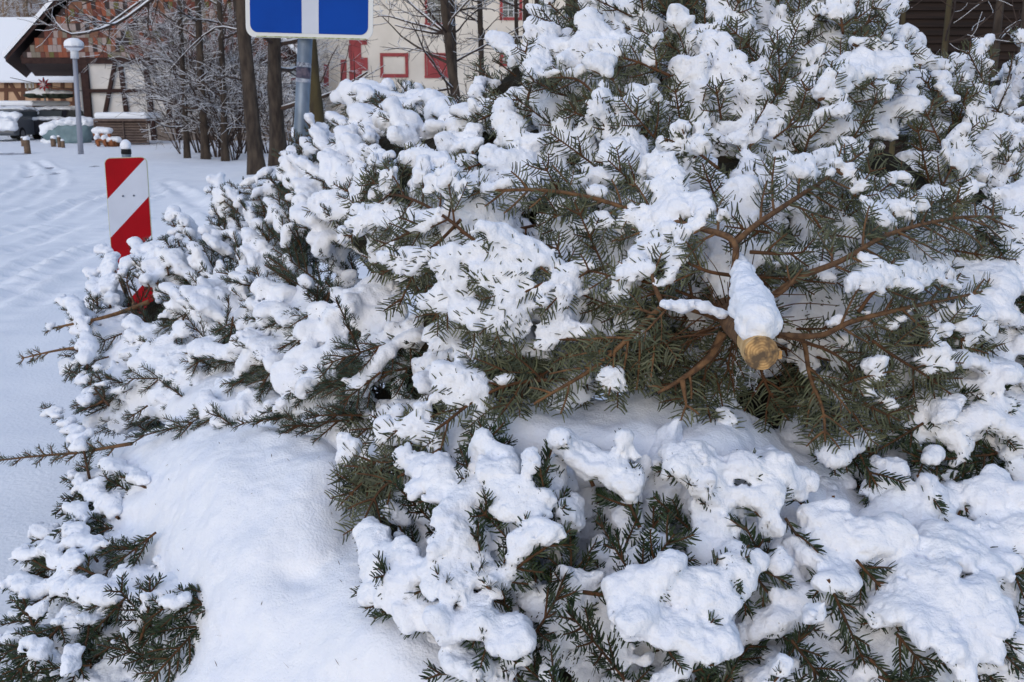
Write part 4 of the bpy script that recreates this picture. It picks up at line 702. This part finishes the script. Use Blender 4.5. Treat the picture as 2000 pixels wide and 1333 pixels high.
# ------------------------------------------------------------------ the sawn fir: trunk and traced boughs
def build_trunk():
    C = spline([butt, up3(1460, 655, 2.1), wh, up3(1405, 545, 2.9), far], 0.03); n = len(C); t = np.linspace(0, 1, n)
    r = 0.0355 * (1 - 0.55 * t) * (1 + 0.10 * np.exp(-((t - 0.30) / 0.05) ** 2) + 0.03 * np.sin(t * 40))
    V, F = tube(C, r, 28); V = V + (vnoise(V, 0.012)[:, None] - 0.5) * 0.004
    a = nrm(C[0] - C[2])
    i0 = 5  # bark starts a little behind the cut; the first stretch is shaved wood
    mesh_obj("trunk", V[i0 * 28:], F[:(n - 1 - i0) * 28], BARK, main.e, True, main.base)
    m = MB(); V0 = V[:(i0 + 1) * 28].copy(); c = C[0]; rr = 0.955
    for k in range(i0 + 1): V0[k * 28:(k + 1) * 28] = C[k] + (V0[k * 28:(k + 1) * 28] - C[k]) * rr
    m.add(V0, [tuple(f) for f in F[:i0 * 28]])
    me = m.build("peeled_wood", mat("peeled_wood", srgb(222, 190, 140), srgb(190, 150, 98), 30, 0.7), main.e, main.base, True)
    # end grain: rings as a domed disc
    W = bpy.data.materials.new("end_grain"); W.use_nodes = True; nn = W.node_tree; b = nn.nodes["Principled BSDF"]; b.inputs["Roughness"].default_value = 0.8
    tc = nn.nodes.new("ShaderNodeTexCoord"); wv = nn.nodes.new("ShaderNodeTexWave"); wv.wave_type = 'RINGS'; wv.rings_direction = 'Y'; wv.inputs["Scale"].default_value = 55; wv.inputs["Distortion"].default_value = 5; wv.inputs["Detail"].default_value = 2
    ns = nn.nodes.new("ShaderNodeTexNoise"); ns.inputs["Scale"].default_value = 32; ns.inputs["Detail"].default_value = 6
    r1 = nn.nodes.new("ShaderNodeValToRGB"); r1.color_ramp.elements[0].color = srgb(172, 134, 86); r1.color_ramp.elements[1].color = srgb(206, 168, 112)
    r2 = nn.nodes.new("ShaderNodeMapRange"); r2.inputs[1].default_value = 0.42; r2.inputs[2].default_value = 0.58
    mx = nn.nodes.new("ShaderNodeMix"); mx.data_type = 'RGBA'; mx.inputs[7].default_value = srgb(92, 76, 58)
    nn.links.new(tc.outputs["Object"], wv.inputs[0]); nn.links.new(tc.outputs["Object"], ns.inputs[0]); nn.links.new(wv.outputs["Fac"], r1.inputs[0])
    nn.links.new(ns.outputs["Fac"], r2.inputs[0]); nn.links.new(r2.outputs[0], mx.inputs[0]); nn.links.new(r1.outputs[0], mx.inputs[6]); nn.links.new(mx.outputs[2], b.inputs["Base Color"])
    d = MB(); rings = [1.0, 0.93, 0.6, 0.3]; ring0 = V0[:28]; Vd = []
    for q, f in enumerate(rings): Vd += list(c + (ring0 - c) * f + a * (0.0, 0.003, 0.004, 0.0045)[q])
    Vd.append(c + a * 0.0045); Fd = [(q * 28 + j, (q + 1) * 28 + j, (q + 1) * 28 + (j + 1) % 28, q * 28 + (j + 1) % 28) for q in range(3) for j in range(28)] + [(84 + j, 112, 84 + (j + 1) % 28) for j in range(28)]
    o = mesh_obj("cut_end", np.array(Vd) - c, Fd, W, main.e, True); o.location = tuple(c - main.base)
    ch = MB(); p = c + np.array([0.034, 0.0, -0.004]); ch.box(p + (-0.006, 0.0, -0.008), p + (0.007, 0.022, 0.008)); ch.build("wood_splinter", mat("peeled_wood", None), main.e, main.base)
    cb = []
    for i in range(8):   # frosted fibres hanging under the cut
        p = on(1462 + RNG.normal() * 16, 735, 0) * 0 + up3(1462 + RNG.normal() * 17, 700 + RNG.uniform(0, 30), 2.02 + RNG.uniform(0, 0.08)); n_ = RNG.integers(6, 16)
        st = np.cumsum(np.vstack([[0, 0, 0], RNG.normal(size=(n_, 3)) * 0.003 + np.array([0, 0, -0.0035])]), 0); cb.append((p + st, np.full(n_ + 1, 0.0004)))
    V_, F_ = tubes(cb, 3); mesh_obj("frosted_fibres", V_, F_, SNOWF, main.e, False, main.base)
build_trunk()
for f in np.linspace(0, 1, 44):
    x, y, Y, r = (1486 - 44 * f, 640 - 135 * f, 1.93 + 0.45 * f ** 1.3, (0.054 - 0.034 * f) * .72 * (1 - .22 * math.exp(-f * 14))); q = up3(x, y, Y)
    main.pillows.append((*(q + RNG.normal(size=3) * 0.2 * r), r * RNG.uniform(.9, 1.1), r, r * RNG.uniform(.9, 1.15)))
for f in np.linspace(0, 1, 12): main.pillows.append((*up3(1300 + 120 * f, 592 + 16 * f + 4 * math.sin(f * 9), 2.24), .010 + .005 * math.sin(f * 14), .014, .006 + .004 * math.sin(f * 23)))
M = main.px
for pts, kw in [
 ([(1425,610,-.02),(1433,540,-.04),(1433,475,-.03),(1380,450,-.02),(1330,435,-.02),(1240,410,-.02),(1150,386,-.03),(1060,375,-.03),(960,375,-.03),(873,373,-.03)], dict(bare=.33, thick=.0085, side=.15)),
 ([(1433,478,-.03),(1480,437,-.04),(1543,395,-.04),(1612,350,-.03),(1690,295,0)], dict(bare=.3, thick=.0075, side=.15)),
 ([(1040,540,.08),(930,470,.0),(870,425,-.02),(800,388,-.03),(740,378,-.03),(608,365,-.02)], dict(bare=.2, side=.17)),
 ([(864,425,-.02),(800,455,-.03),(735,486,-.03)], dict(side=.05, bare=.05)), ([(752,384,-.03),(720,425,-.04),(680,468,-.04)], dict(side=.04, bare=.05)),
 ([(757,352,-.02),(735,300,-.03),(711,253,-.03)], dict(side=.03, bare=.05)), ([(925,312,-.02),(912,248,-.02)], dict(side=.03, bare=.05)),
 ([(1060,480,0),(1000,500,-.02),(930,500,-.02)], dict(side=.10)), ([(1010,480,.02),(940,502,-.02),(900,555,-.03),(845,625,-.02)], dict(side=.14)),
 ([(900,430,0),(860,470,-.02),(822,507,-.03),(774,607,-.02)], dict(side=.12)), ([(1190,520,0),(1120,540,-.02),(1056,556,-.03),(975,600,-.03),(912,652,-.02)], dict(side=.15)),
 ([(1418,628,-.05),(1360,605,-.08),(1297,598,-.08),(1240,650,-.06),(1160,720,-.05),(1043,790,-.03)], dict(bare=.45, thick=.009, side=.15)),
 ([(1210,668,-.04),(1130,664,-.04),(1060,662,-.03)], dict(side=.09)), ([(1110,742,-.03),(1010,748,-.03),(930,780,-.03),(850,840,-.03),(760,890,-.03),(655,942,-.02)], dict(side=.15, bare=.1)),
 ([(860,880,0),(800,920,-.02),(740,960,-.03),(700,1035,-.03)], dict(side=.12)), ([(800,905,0),(730,925,-.02),(665,985,-.02)], dict(side=.08)),
 ([(1500,585,-.02),(1560,545,-.04),(1640,512,-.04),(1740,455,-.04),(1850,430,-.03),(1985,425,0)], dict(bare=.25, thick=.007, side=.16)),
 ([(1515,655,-.1),(1600,655,-.05),(1664,629,-.04),(1784,600,-.04),(1930,566,0)], dict(bare=.35, thick=.007, side=.14)),
 ([(1673,612,-.04),(1703,572,-.05),(1736,557,-.05),(1802,545,-.04),(1856,542,-.03)], dict(side=.06, bare=.15)), ([(1688,655,-.03),(1745,695,-.03),(1805,731,-.03),(1855,768,-.02)], dict(side=.13, bare=.1)),
 ([(1784,605,-.03),(1820,644,-.03),(1880,665,-.03),(1940,688,-.02)], dict(side=.10)), ([(1535,660,-.08),(1568,668,-.06),(1582,738,-.05),(1607,800,-.04),(1612,862,-.02)], dict(bare=.4, thick=.0065, side=.14)),
 ([(1585,738,-.05),(1655,764,-.04),(1700,794,-.03),(1755,820,-.02)], dict(side=.12, bare=.12)), ([(1568,665,-.05),(1625,690,-.04),(1690,740,-.03)], dict(side=.11)),
 ([(1330,432,-.03),(1305,370,-.03),(1287,322,-.03)], dict(side=.05, bare=.1)), ([(1462,494,-.03),(1525,497,-.04),(1590,492,-.03)], dict(side=.05, bare=.1)),
 ([(1498,585,-.04),(1531,569,-.05),(1567,527,-.05)], dict(side=.03, bare=.7, thick=.006)), ([(1412,650,-.1),(1385,700,-.1),(1330,742,-.08),(1285,768,-.06)], dict(side=.06, bare=.9, thick=.011)),
 ([(1332,742,-.08),(1340,792,-.05)], dict(side=.02, bare=.9, thick=.007)), ([(1297,598,-.08),(1280,560,-.07),(1270,530,-.06),(1225,530,-.05)], dict(side=.05, bare=.3, thick=.006)),
 ([(1400,600,0),(1300,560,-.01),(1220,545,-.02),(1150,530,-.02)], dict(side=.13)), ([(1420,640,.02),(1330,660,.02),(1230,700,0),(1180,770,0)], dict(side=.15)),
 ([(1433,540,-.02),(1380,530,-.03),(1320,500,-.03),(1300,470,-.02)], dict(side=.08)), ([(1430,680,.05),(1390,740,.04),(1330,790,.02)], dict(side=.14)), ([(1480,700,.06),(1500,760,.05),(1540,820,.02)], dict(side=.14)),
 ([(1307,147,-.02),(1240,119,-.04),(1160,100,-.04)], dict(side=.08, bare=.1)), ([(1175,200,0),(1128,157,-.03),(1062,150,-.03)], dict(side=.08, bare=.1)), ([(1028,205,-.02),(1045,140,-.04),(1056,98,-.04)], dict(side=.02, bare=.05)),
 ([(1010,205,-.02),(970,220,-.04),(928,238,-.04)], dict(side=.04, bare=.05)), ([(1667,68,-.03),(1721,26,-.05)], dict(side=.03, bare=.05)), ([(1600,196,-.02),(1640,178,-.05),(1680,154,-.05)], dict(side=.06, bare=.05)),
 ([(1667,88,-.04),(1742,110,-.05)], dict(side=.04, bare=.05)), ([(1647,62,-.03),(1640,0,-.04)], dict(side=.02, bare=.05)), ([(1400,330,-.02),(1350,290,-.03),(1300,270,-.03)], dict(side=.05)),
 ]: kw.setdefault('catch', -.42 if 'thick' in kw else -.24); M(pts, **kw)
dead = []
for i in range(46):      # thin dead twigs round the first whorl
    a = RNG.uniform(0, 6.28); r0 = RNG.uniform(10, 60); r1 = r0 + RNG.uniform(60, 190); b = a + RNG.normal() * 0.35
    p = up3(1425 + math.cos(a) * r0, 630 + math.sin(a) * r0 * 0.8, 2.3 + RNG.uniform(-.08, .1)); q = up3(1425 + math.cos(b) * r1, 630 + math.sin(b) * r1 * 0.75, 2.3 + RNG.uniform(-.05, .15))
    P = spline([p, (p + q) / 2 + RNG.normal(size=3) * 0.015, q], 0.02); dead.append((P, np.linspace(0.002, 0.001, len(P))))
V_, F_ = tubes(dead, 4); mesh_obj("dead_twigs", V_, F_, TWIG, main.e, True, main.base)
# ---- traced boughs of the other firs
L_ = left.px
for pts, kw in [
 ([(290,588,-.05),(200,620,-.15),(98,646,-.25)], dict(side=.012, bare=.97, thick=.010, w=.6)), ([(170,678,-.1),(110,686,-.15),(40,700,-.2)], dict(side=.012, bare=.97, thick=.006, w=.6, catch=-.3)),
 ([(260,868,-.05),(160,882,-.15),(80,890,-.2),(-10,902,-.25)], dict(side=.03, bare=.1, thick=.006, w=.5)), ([(175,935,-.1),(160,870,-.15),(130,830,-.15),(84,790,-.15)], dict(side=.02, bare=.05)),
 ([(245,575,-.05),(225,530,-.05),(200,490,-.05)], dict(side=.01, bare=.95)), ([(260,590,-.05),(248,550,-.05),(256,520,-.05)], dict(side=.01, bare=.95)), ([(285,580,-.05),(290,560,-.05),(264,544,-.05)], dict(side=.01, bare=.95)),
 ([(170,640,-.1),(145,610,-.1),(120,588,-.1)], dict(side=.02, bare=.1)), ([(170,720,-.1),(168,660,-.12),(138,592,-.12)], dict(side=.02, bare=.05)), ([(210,790,-.1),(170,745,-.1),(128,720,-.1)], dict(side=.02, bare=.1)),
 ([(205,775,-.1),(195,740,-.1),(186,728,-.1)], dict(side=.01, bare=.1)), ([(200,780,-.1),(182,790,-.1),(155,788,-.1)], dict(side=.02, bare=.1)), ([(260,590,-.05),(262,640,-.05),(250,670,-.05)], dict(side=.01, bare=.95, thick=.006)),
 ([(290,560,0),(275,510,0),(262,478,0)], dict(side=.02, bare=.05)), ([(310,560,0),(300,500,0),(284,465,0)], dict(side=.02, bare=.05)), ([(330,540,0),(320,490,0),(318,460,0)], dict(side=.03, bare=.05)),
 ([(190,600,0),(185,560,0),(182,535,0)], dict(side=.02, bare=.05)), ([(215,600,0),(212,560,0),(207,530,0)], dict(side=.02, bare=.05)), ([(350,480,0),(340,440,0),(322,420,0)], dict(side=.03, bare=.05)), ([(375,480,0),(360,440,0),(345,412,0)], dict(side=.03, bare=.05)),
 ]: L_(pts, **kw)
for pts, kw in [([(470,420),(440,395),(410,372)], dict(side=.05)), ([(530,420),(505,385),(480,360)], dict(side=.06)), ([(560,330),(590,300),(640,290)], dict(side=.05)), ([(700,300),(680,265),(655,240)], dict(side=.06))]: back.px(pts, bare=.1, **kw)
for pts, kw in [([(800,240),(750,205),(695,185)], dict(side=.06)), ([(900,250),(840,200),(800,215)], dict(side=.05))]: rear.px(pts, bare=.1, **kw)
for pts, kw in [([(140,1090),(100,1110,-.05),(42,1080,-.1)], dict(side=.03)), ([(200,1130),(160,1110,-.05),(120,1100,-.05),(50,1085,-.08)], dict(side=.02)), ([(140,1200),(90,1250,-.05),(20,1325,-.1)], dict(side=.05)), ([(75,1250),(50,1180,-.05),(35,1130,-.05)], dict(side=.02)),
  ([(250,1190),(190,1170,-.05),(150,1140,-.05)], dict(side=.05)), ([(230,1010),(180,970,-.05),(140,935,-.05)], dict(side=.03)), ([(190,1100),(155,1050,-.05),(165,980,-.05)], dict(side=.03)), ([(290,960),(240,925,-.05),(200,905,-.05)], dict(side=.03)),
  ([(270,1070),(230,1065,-.05),(190,1070,-.05)], dict(side=.04)), ([(180,1180),(170,1250,-.05),(150,1310,-.05)], dict(side=.03)), ([(270,1260),(290,1190,-.04),(295,1130,-.05)], dict(side=.03)), ([(150,960),(140,980,-.05),(122,992,-.05)], dict(side=.015))]: lleft.px(pts, bare=.05, **kw)
for pts, kw in [([(1060,1090,-.02),(1010,1010,-.05),(985,955,-.06)], dict(side=.06)), ([(1250,1030),(1220,960,-.04),(1200,920,-.05)], dict(side=.06)), ([(960,1140),(905,1060,-.05),(890,1000,-.06)], dict(side=.05)),
  ([(1000,1150),(880,1135,-.04),(770,1120,-.06),(712,1045,-.07)], dict(side=.07)), ([(960,1150),(1020,1100,-.05),(1080,1060,-.06),(1115,1035,-.06)], dict(side=.05)), ([(880,1230),(800,1190,-.03),(712,1140,-.05)], dict(side=.07)),
  ([(950,990),(870,965,-.04),(820,930,-.05)], dict(side=.06)), ([(1000,940),(960,900,-.04),(940,885,-.05)], dict(side=.04)), ([(1160,950),(1140,905,-.05),(1100,870,-.05)], dict(side=.04)), ([(1420,960),(1370,930,-.05),(1300,905,-.05)], dict(side=.06)),
  ([(1500,1060),(1505,1000,-.05),(1500,950,-.06)], dict(side=.05)), ([(1530,960),(1510,940,-.06),(1550,930,-.06)], dict(side=.03)), ([(1140,1160),(1250,1170,-.05),(1400,1150,-.06),(1460,1110,-.06)], dict(side=.08)), ([(1200,1200),(1300,1260,-.05),(1410,1260,-.06)], dict(side=.07)),
  ([(900,1130),(960,1250,-.04),(1010,1300,-.05)], dict(side=.08)), ([(1590,1000),(1545,960,-.02),(1480,920,-.02)], dict(side=.05))]: low.px(pts, bare=.05, **kw)
for pts, kw in [([(1560,1020),(1660,1060,-.05),(1770,1070,-.07)], dict(side=.07)), ([(1780,1040),(1850,1060,-.05),(1950,1130,-.07)], dict(side=.07)), ([(1740,1120),(1800,1150,-.05),(1860,1190,-.07),(1920,1185,-.08)], dict(side=.06)),
  ([(1800,1150),(1850,1220,-.05),(1900,1300,-.06)], dict(side=.12)), ([(1880,1180),(1920,1240,-.05),(1975,1280,-.05)], dict(side=.08)), ([(1700,1150),(1740,1200,-.03),(1700,1210,-.05)], dict(side=.05)), ([(1560,1080),(1650,1140,-.03),(1600,1150,-.05)], dict(side=.07))]: lright.px(pts, bare=.05, **kw)
for pts, kw in [([(2020,640),(1900,620,-.04),(1830,650,-.06)], dict(side=.08)), ([(2020,760),(1900,720,-.04),(1840,730,-.06)], dict(side=.09)), ([(2000,880),(1880,890,-.04),(1780,900,-.06)], dict(side=.09)), ([(1700,860),(1660,880,-.02),(1620,900,-.03)], dict(side=.06))]: right.px(pts, bare=.05, **kw)
for pts, kw in [([(1823,225),(1832,180,-.04),(1836,150,-.05)], dict(side=.05)), ([(2000,235),(1960,225,-.04),(1900,205,-.05)], dict(side=.05)), ([(2060,110),(2020,85,-.04),(1975,70,-.05)], dict(side=.06))]: tright.px(pts, bare=.05, **kw)
for t in TREES: t.do_fill()
for t, n in ((main, 40), (top, 46), (tright, 16), (right, 18), (low, 36), (lright, 28), (lleft, 10), (left, 54), (back, 16)): t.front(n)
# ------------------------------------------------------------------ dark filler core inside each fir, and the smooth snow banks
CORE = mat("gap_shade_core", srgb(20, 20, 14), srgb(40, 34, 24), 30, 0.95, bump=0.02, bscale=45)  # near-black colour stands in for the shade deep between the boughs
def edge(x, y, poly):
    return min(math.hypot(x - a[0] - (b[0] - a[0]) * f, y - a[1] - (b[1] - a[1]) * f) for a, b in zip(poly, poly[1:] + poly[:1]) for f in [max(0, min(1, ((x - a[0]) * (b[0] - a[0]) + (y - a[1]) * (b[1] - a[1])) / ((b[0] - a[0]) ** 2 + (b[1] - a[1]) ** 2 + 1e-9)))])
def bulk(poly, off, r, step=22, dome=0.0, dw=60, dents=()):
    xs = [p[0] for p in poly]; ys = [p[1] for p in poly]; B = []
    for x in np.arange(min(xs), max(xs) + 1, step):
        for y in np.arange(min(ys), max(ys) + 1, step):
            if inpoly(x, y, poly):
                o = off + (dome * math.exp(-(edge(x, y, poly) / dw) ** 1.5) if dome else 0)
                for cx, cy, rx, ry, d in dents: o += d * math.exp(-((x - cx) / rx) ** 2 - ((y - cy) / ry) ** 2)
                q = up3(x, y, float(D(x, y)) + o + r); B.append((*q, r, r, r))
    return np.array(B)
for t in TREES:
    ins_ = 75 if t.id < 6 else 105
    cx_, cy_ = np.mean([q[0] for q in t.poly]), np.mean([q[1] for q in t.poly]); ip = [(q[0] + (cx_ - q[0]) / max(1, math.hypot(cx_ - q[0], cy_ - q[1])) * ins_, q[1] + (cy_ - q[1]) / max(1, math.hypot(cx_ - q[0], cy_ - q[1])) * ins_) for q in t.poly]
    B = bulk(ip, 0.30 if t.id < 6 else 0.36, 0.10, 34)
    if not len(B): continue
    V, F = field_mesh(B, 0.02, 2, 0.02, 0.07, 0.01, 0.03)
    mesh_obj("gap_shade_core", V, F, CORE, t.e, True, t.base)
    k = RNG.choice(len(V), min(len(V), 1500), replace=False); n_ = len(k); Z = np.array([0, 0, 1.])
    SAMP.append((t.id, V[k], np.tile([1., 0, 0], (n_, 1)), np.tile(Z, (n_, 1)), np.full(n_, 1.5), np.full(n_, -.15), np.zeros(n_)))
BANKS = []
def bank(n1, polys, base, label):
    B = np.vstack([bulk(*q) for q in polys]); V, F = field_mesh(B, 0.008, 6, n1, 0.085, 0.0032, 0.02)
    k = RNG.choice(len(V), base, replace=False); c = V[k] + np.array([0, -.002, .003]); n_ = len(c); d = nrm(RNG.normal(size=(n_, 3)) * [1, 1, .4]) * RNG.uniform(.005, .015, (n_, 1)); w_ = nrm(np.cross(d, [0, .5, 1.])) * .0011
    if n_: mesh_obj("fallen_needles", np.stack([c - d, c - d * .2 + w_, c + d, c + d * .2 - w_], 1).reshape(-1, 3), np.arange(n_)[:, None] * 4 + np.arange(4)[None], TWIG, None, kind="stuff")
    return mesh_obj("snow_bank", V, F, SNOW, None, True, kind="structure")
DENT1 = [(600, 1150, 50, 34, .09), (690, 1040, 45, 90, .12), (300, 1040, 30, 20, .05), (340, 1120, 40, 20, .05), (560, 880, 60, 25, -.04), (460, 1010, 30, 90, -.03), (330, 1000, 60, 120, .06), (420, 930, 110, 60, -.06), (520, 1100, 80, 160, -.05), (640, 960, 40, 50, -.04), (360, 1200, 50, 60, .08), (760, 1260, 70, 60, -.05), (480, 1280, 90, 60, .03)]
b1 = bank(0.009, [([(200,1010),(285,880),(430,850),(600,890),(650,930),(710,1060),(800,1180),(900,1320),(900,1420),(330,1420),(385,1240),(300,1110)], -0.01, 0.07, 12, .10, 50, DENT1)], 150, 0)
b3 = bank(0.013, [([(425,650),(500,560),(620,580),(670,650),(640,720),(520,740),(470,720)], 0.10, 0.06, 12, .10, 40, [(560, 640, 40, 60, -.06), (480, 690, 30, 40, .04)]), ([(310,800),(420,740),(500,760),(490,830),(400,840)], 0.05, 0.05, 12, .08, 30), ([(640,760),(700,740),(720,800),(690,880),(640,860)], 0.1, .05, 12, .08, 30), ([(510,830),(560,790),(610,820),(640,870),(560,870)], 0.06, .05, 12, .06, 30)], 0, 0)
b2 = bank(0.010, [([(860,850),(960,790),(1060,810),(1250,800),(1380,810),(1480,850),(1560,960),(1500,1020),(1440,960),(1300,930),(1100,910),(960,890),(900,960),(800,960)], 0.02, 0.05, 11, .07, 30, [(1160, 830, 60, 30, .05), (1000, 810, 60, 30, -.05), (1400, 870, 50, 50, -.05), (1300, 850, 50, 30, .03)]),
    ([(1440,850),(1540,910),(1650,980),(1760,1040),(1760,1100),(1600,1070),(1480,1000)], 0.03, .05, 12, .07, 40),
    ([(1500,1200),(1640,1260),(1700,1340),(1700,1420),(1350,1420),(1400,1320)], 0.06, 0.05, 12, .08, 40, [(1560, 1300, 60, 40, .05)]), ([(790,980),(880,910),(960,950),(950,1010),(830,1000)], 0.02, 0.045, 10, .05, 25)], 0, 0)
# ------------------------------------------------------------------ snow lying on the boughs
# photo-space tendencies: (cx, cy, rx, ry, change of cover)
BIAS = [(1200,890,330,55,.22),(1520,960,160,80,.2),(1120,640,160,90,.12),(1650,640,150,90,.10),(1420,660,80,60,-.15),(850,450,200,130,.12),(950,600,200,130,.2),(1250,450,160,80,.14),(1050,560,120,100,.1),(720,640,80,120,.15),(1750,500,150,120,.18),(1800,1150,200,130,-.05),(1200,1030,200,60,-.1),
        (1250,280,260,70,.25),(1500,120,250,110,.3),(1600,330,180,90,.15),(900,300,160,60,.15),(850,700,120,70,.2),(1480,1050,80,70,.3),(550,650,80,90,.2),(1950,650,80,60,.2)]
def snow_pass():
    ids = np.concatenate([np.full(len(a[1]), a[0]) for a in SAMP]); P = np.concatenate([a[1] for a in SAMP]); T = np.concatenate([a[2] for a in SAMP]); N = np.concatenate([a[3] for a in SAMP])
    CT = np.concatenate([a[5] for a in SAMP]); W = np.concatenate([a[4] for a in SAMP]); RR = np.concatenate([a[6] for a in SAMP]); n = len(P)
    c = 0.03; I = np.floor(P[:, :2] / c).astype(int); I -= I.min(0); key = I[:, 0] * 4096 + I[:, 1]
    top_ = np.full(key.max() + 2 + 4096, -9.0); np.maximum.at(top_, key, P[:, 2])
    tz = top_[key]
    for dk in (1, -1, 4096, -4096): tz = np.maximum(tz, top_[np.clip(key + dk, 0, len(top_) - 1)] - 0.02)
    ex = np.exp(-np.maximum(tz - P[:, 2], 0) / 0.16)
    hor = np.sqrt(1 - T[:, 2] ** 2); flat = np.abs(N[:, 2])
    px, py = proj(P); b = np.zeros(n)
    for cx, cy, rx, ry, d in BIAS: b += d * np.exp(-(((px - cx) / rx) ** 2 + ((py - cy) / ry) ** 2))
    n1 = 0.6 * vnoise(P * np.array([1, 1, 1.3]), 0.055) + 0.4 * vnoise(P + 2.2, 0.19); n2 = vnoise(P + 3.1, 0.03); n3 = vnoise(P + 8.7, 0.16)
    sn = np.array([t.snow for t in TREES])[ids]
    sc = 0.50 * n1 + 0.16 * n2 + 0.24 * ex + 0.12 * hor + 0.08 * flat + b * .8 + CT - 9.0 * ((np.abs(px - 1487) < 75) & (np.abs(py - 650) < 75) & (P[:, 1] < 2.15))
    thr = np.zeros(n)
    for t in TREES: k = ids == t.id; thr[k] = np.quantile(sc[k], 1 - COVER[t.id])
    keep = (sc > thr) & (RNG.random(n) < 0.8); amt = np.clip((sc - thr + .02) / 0.36, 0, 1)
    K = np.floor(P / 0.05).astype(int); K -= K.min(0); kk = (K[:, 0] * 512 + K[:, 1]) * 512 + K[:, 2]; uq, inv = np.unique(kk, return_inverse=True)
    cnt = np.bincount(inv, keep); keep &= cnt[inv] >= 6
    r = (0.0045 + 0.0075 * np.minimum(amt * 1.6, 1) + 0.006 * n3) * np.array([.92, .95, 1, 1, .95, 1, .85, .95, 1.1, .82])[ids] * RNG.uniform(0.8, 1.2, n) * W
    for t in TREES:
        k = keep & (ids == t.id); back_ = np.array([0, 1.0, 0.0]) if t.style == 'comb' else np.array([0, .35, 0])
        C = P[k] + np.array([0, 0, 1.]) * (r[k] * 0.62 + RR[k] + (.004 if t.style == 'comb' else .008))[:, None] + back_ * (r[k] + 0.004)[:, None] + RNG.normal(size=(k.sum(), 3)) * 0.003
        e = np.stack([r[k] * 1.15, r[k] * 1.15, r[k] * 0.95], 1); B = np.hstack([C, e])
        if t.pillows: B = np.vstack([B, np.array(t.pillows)])
        V, F = field_mesh(B, VOX[t.id], blur=2, n1=0.0042, s1=0.026, n2=0.0038, s2=0.010, soft=0.0055)
        mesh_obj("snow_cover", V, F, SNOW, t.e, True, t.base); print("snow", t.id, k.sum(), len(V))
def pil(t, px, py, rx, ry, off=0.0, dp=0.6, n=1):
    "a snow pad: photo centre and half sizes, depth offset"
    Y = float(D(px, py)) + off; s = Y / FPX; c = up3(px, py, Y); t.pillows.append((c[0], c[1] + ry * s * 0.3, c[2], rx * s, max(rx, ry) * s * dp, ry * s))
def pads(t, L):
    for q in L: pil(t, *q)
snow_pass()
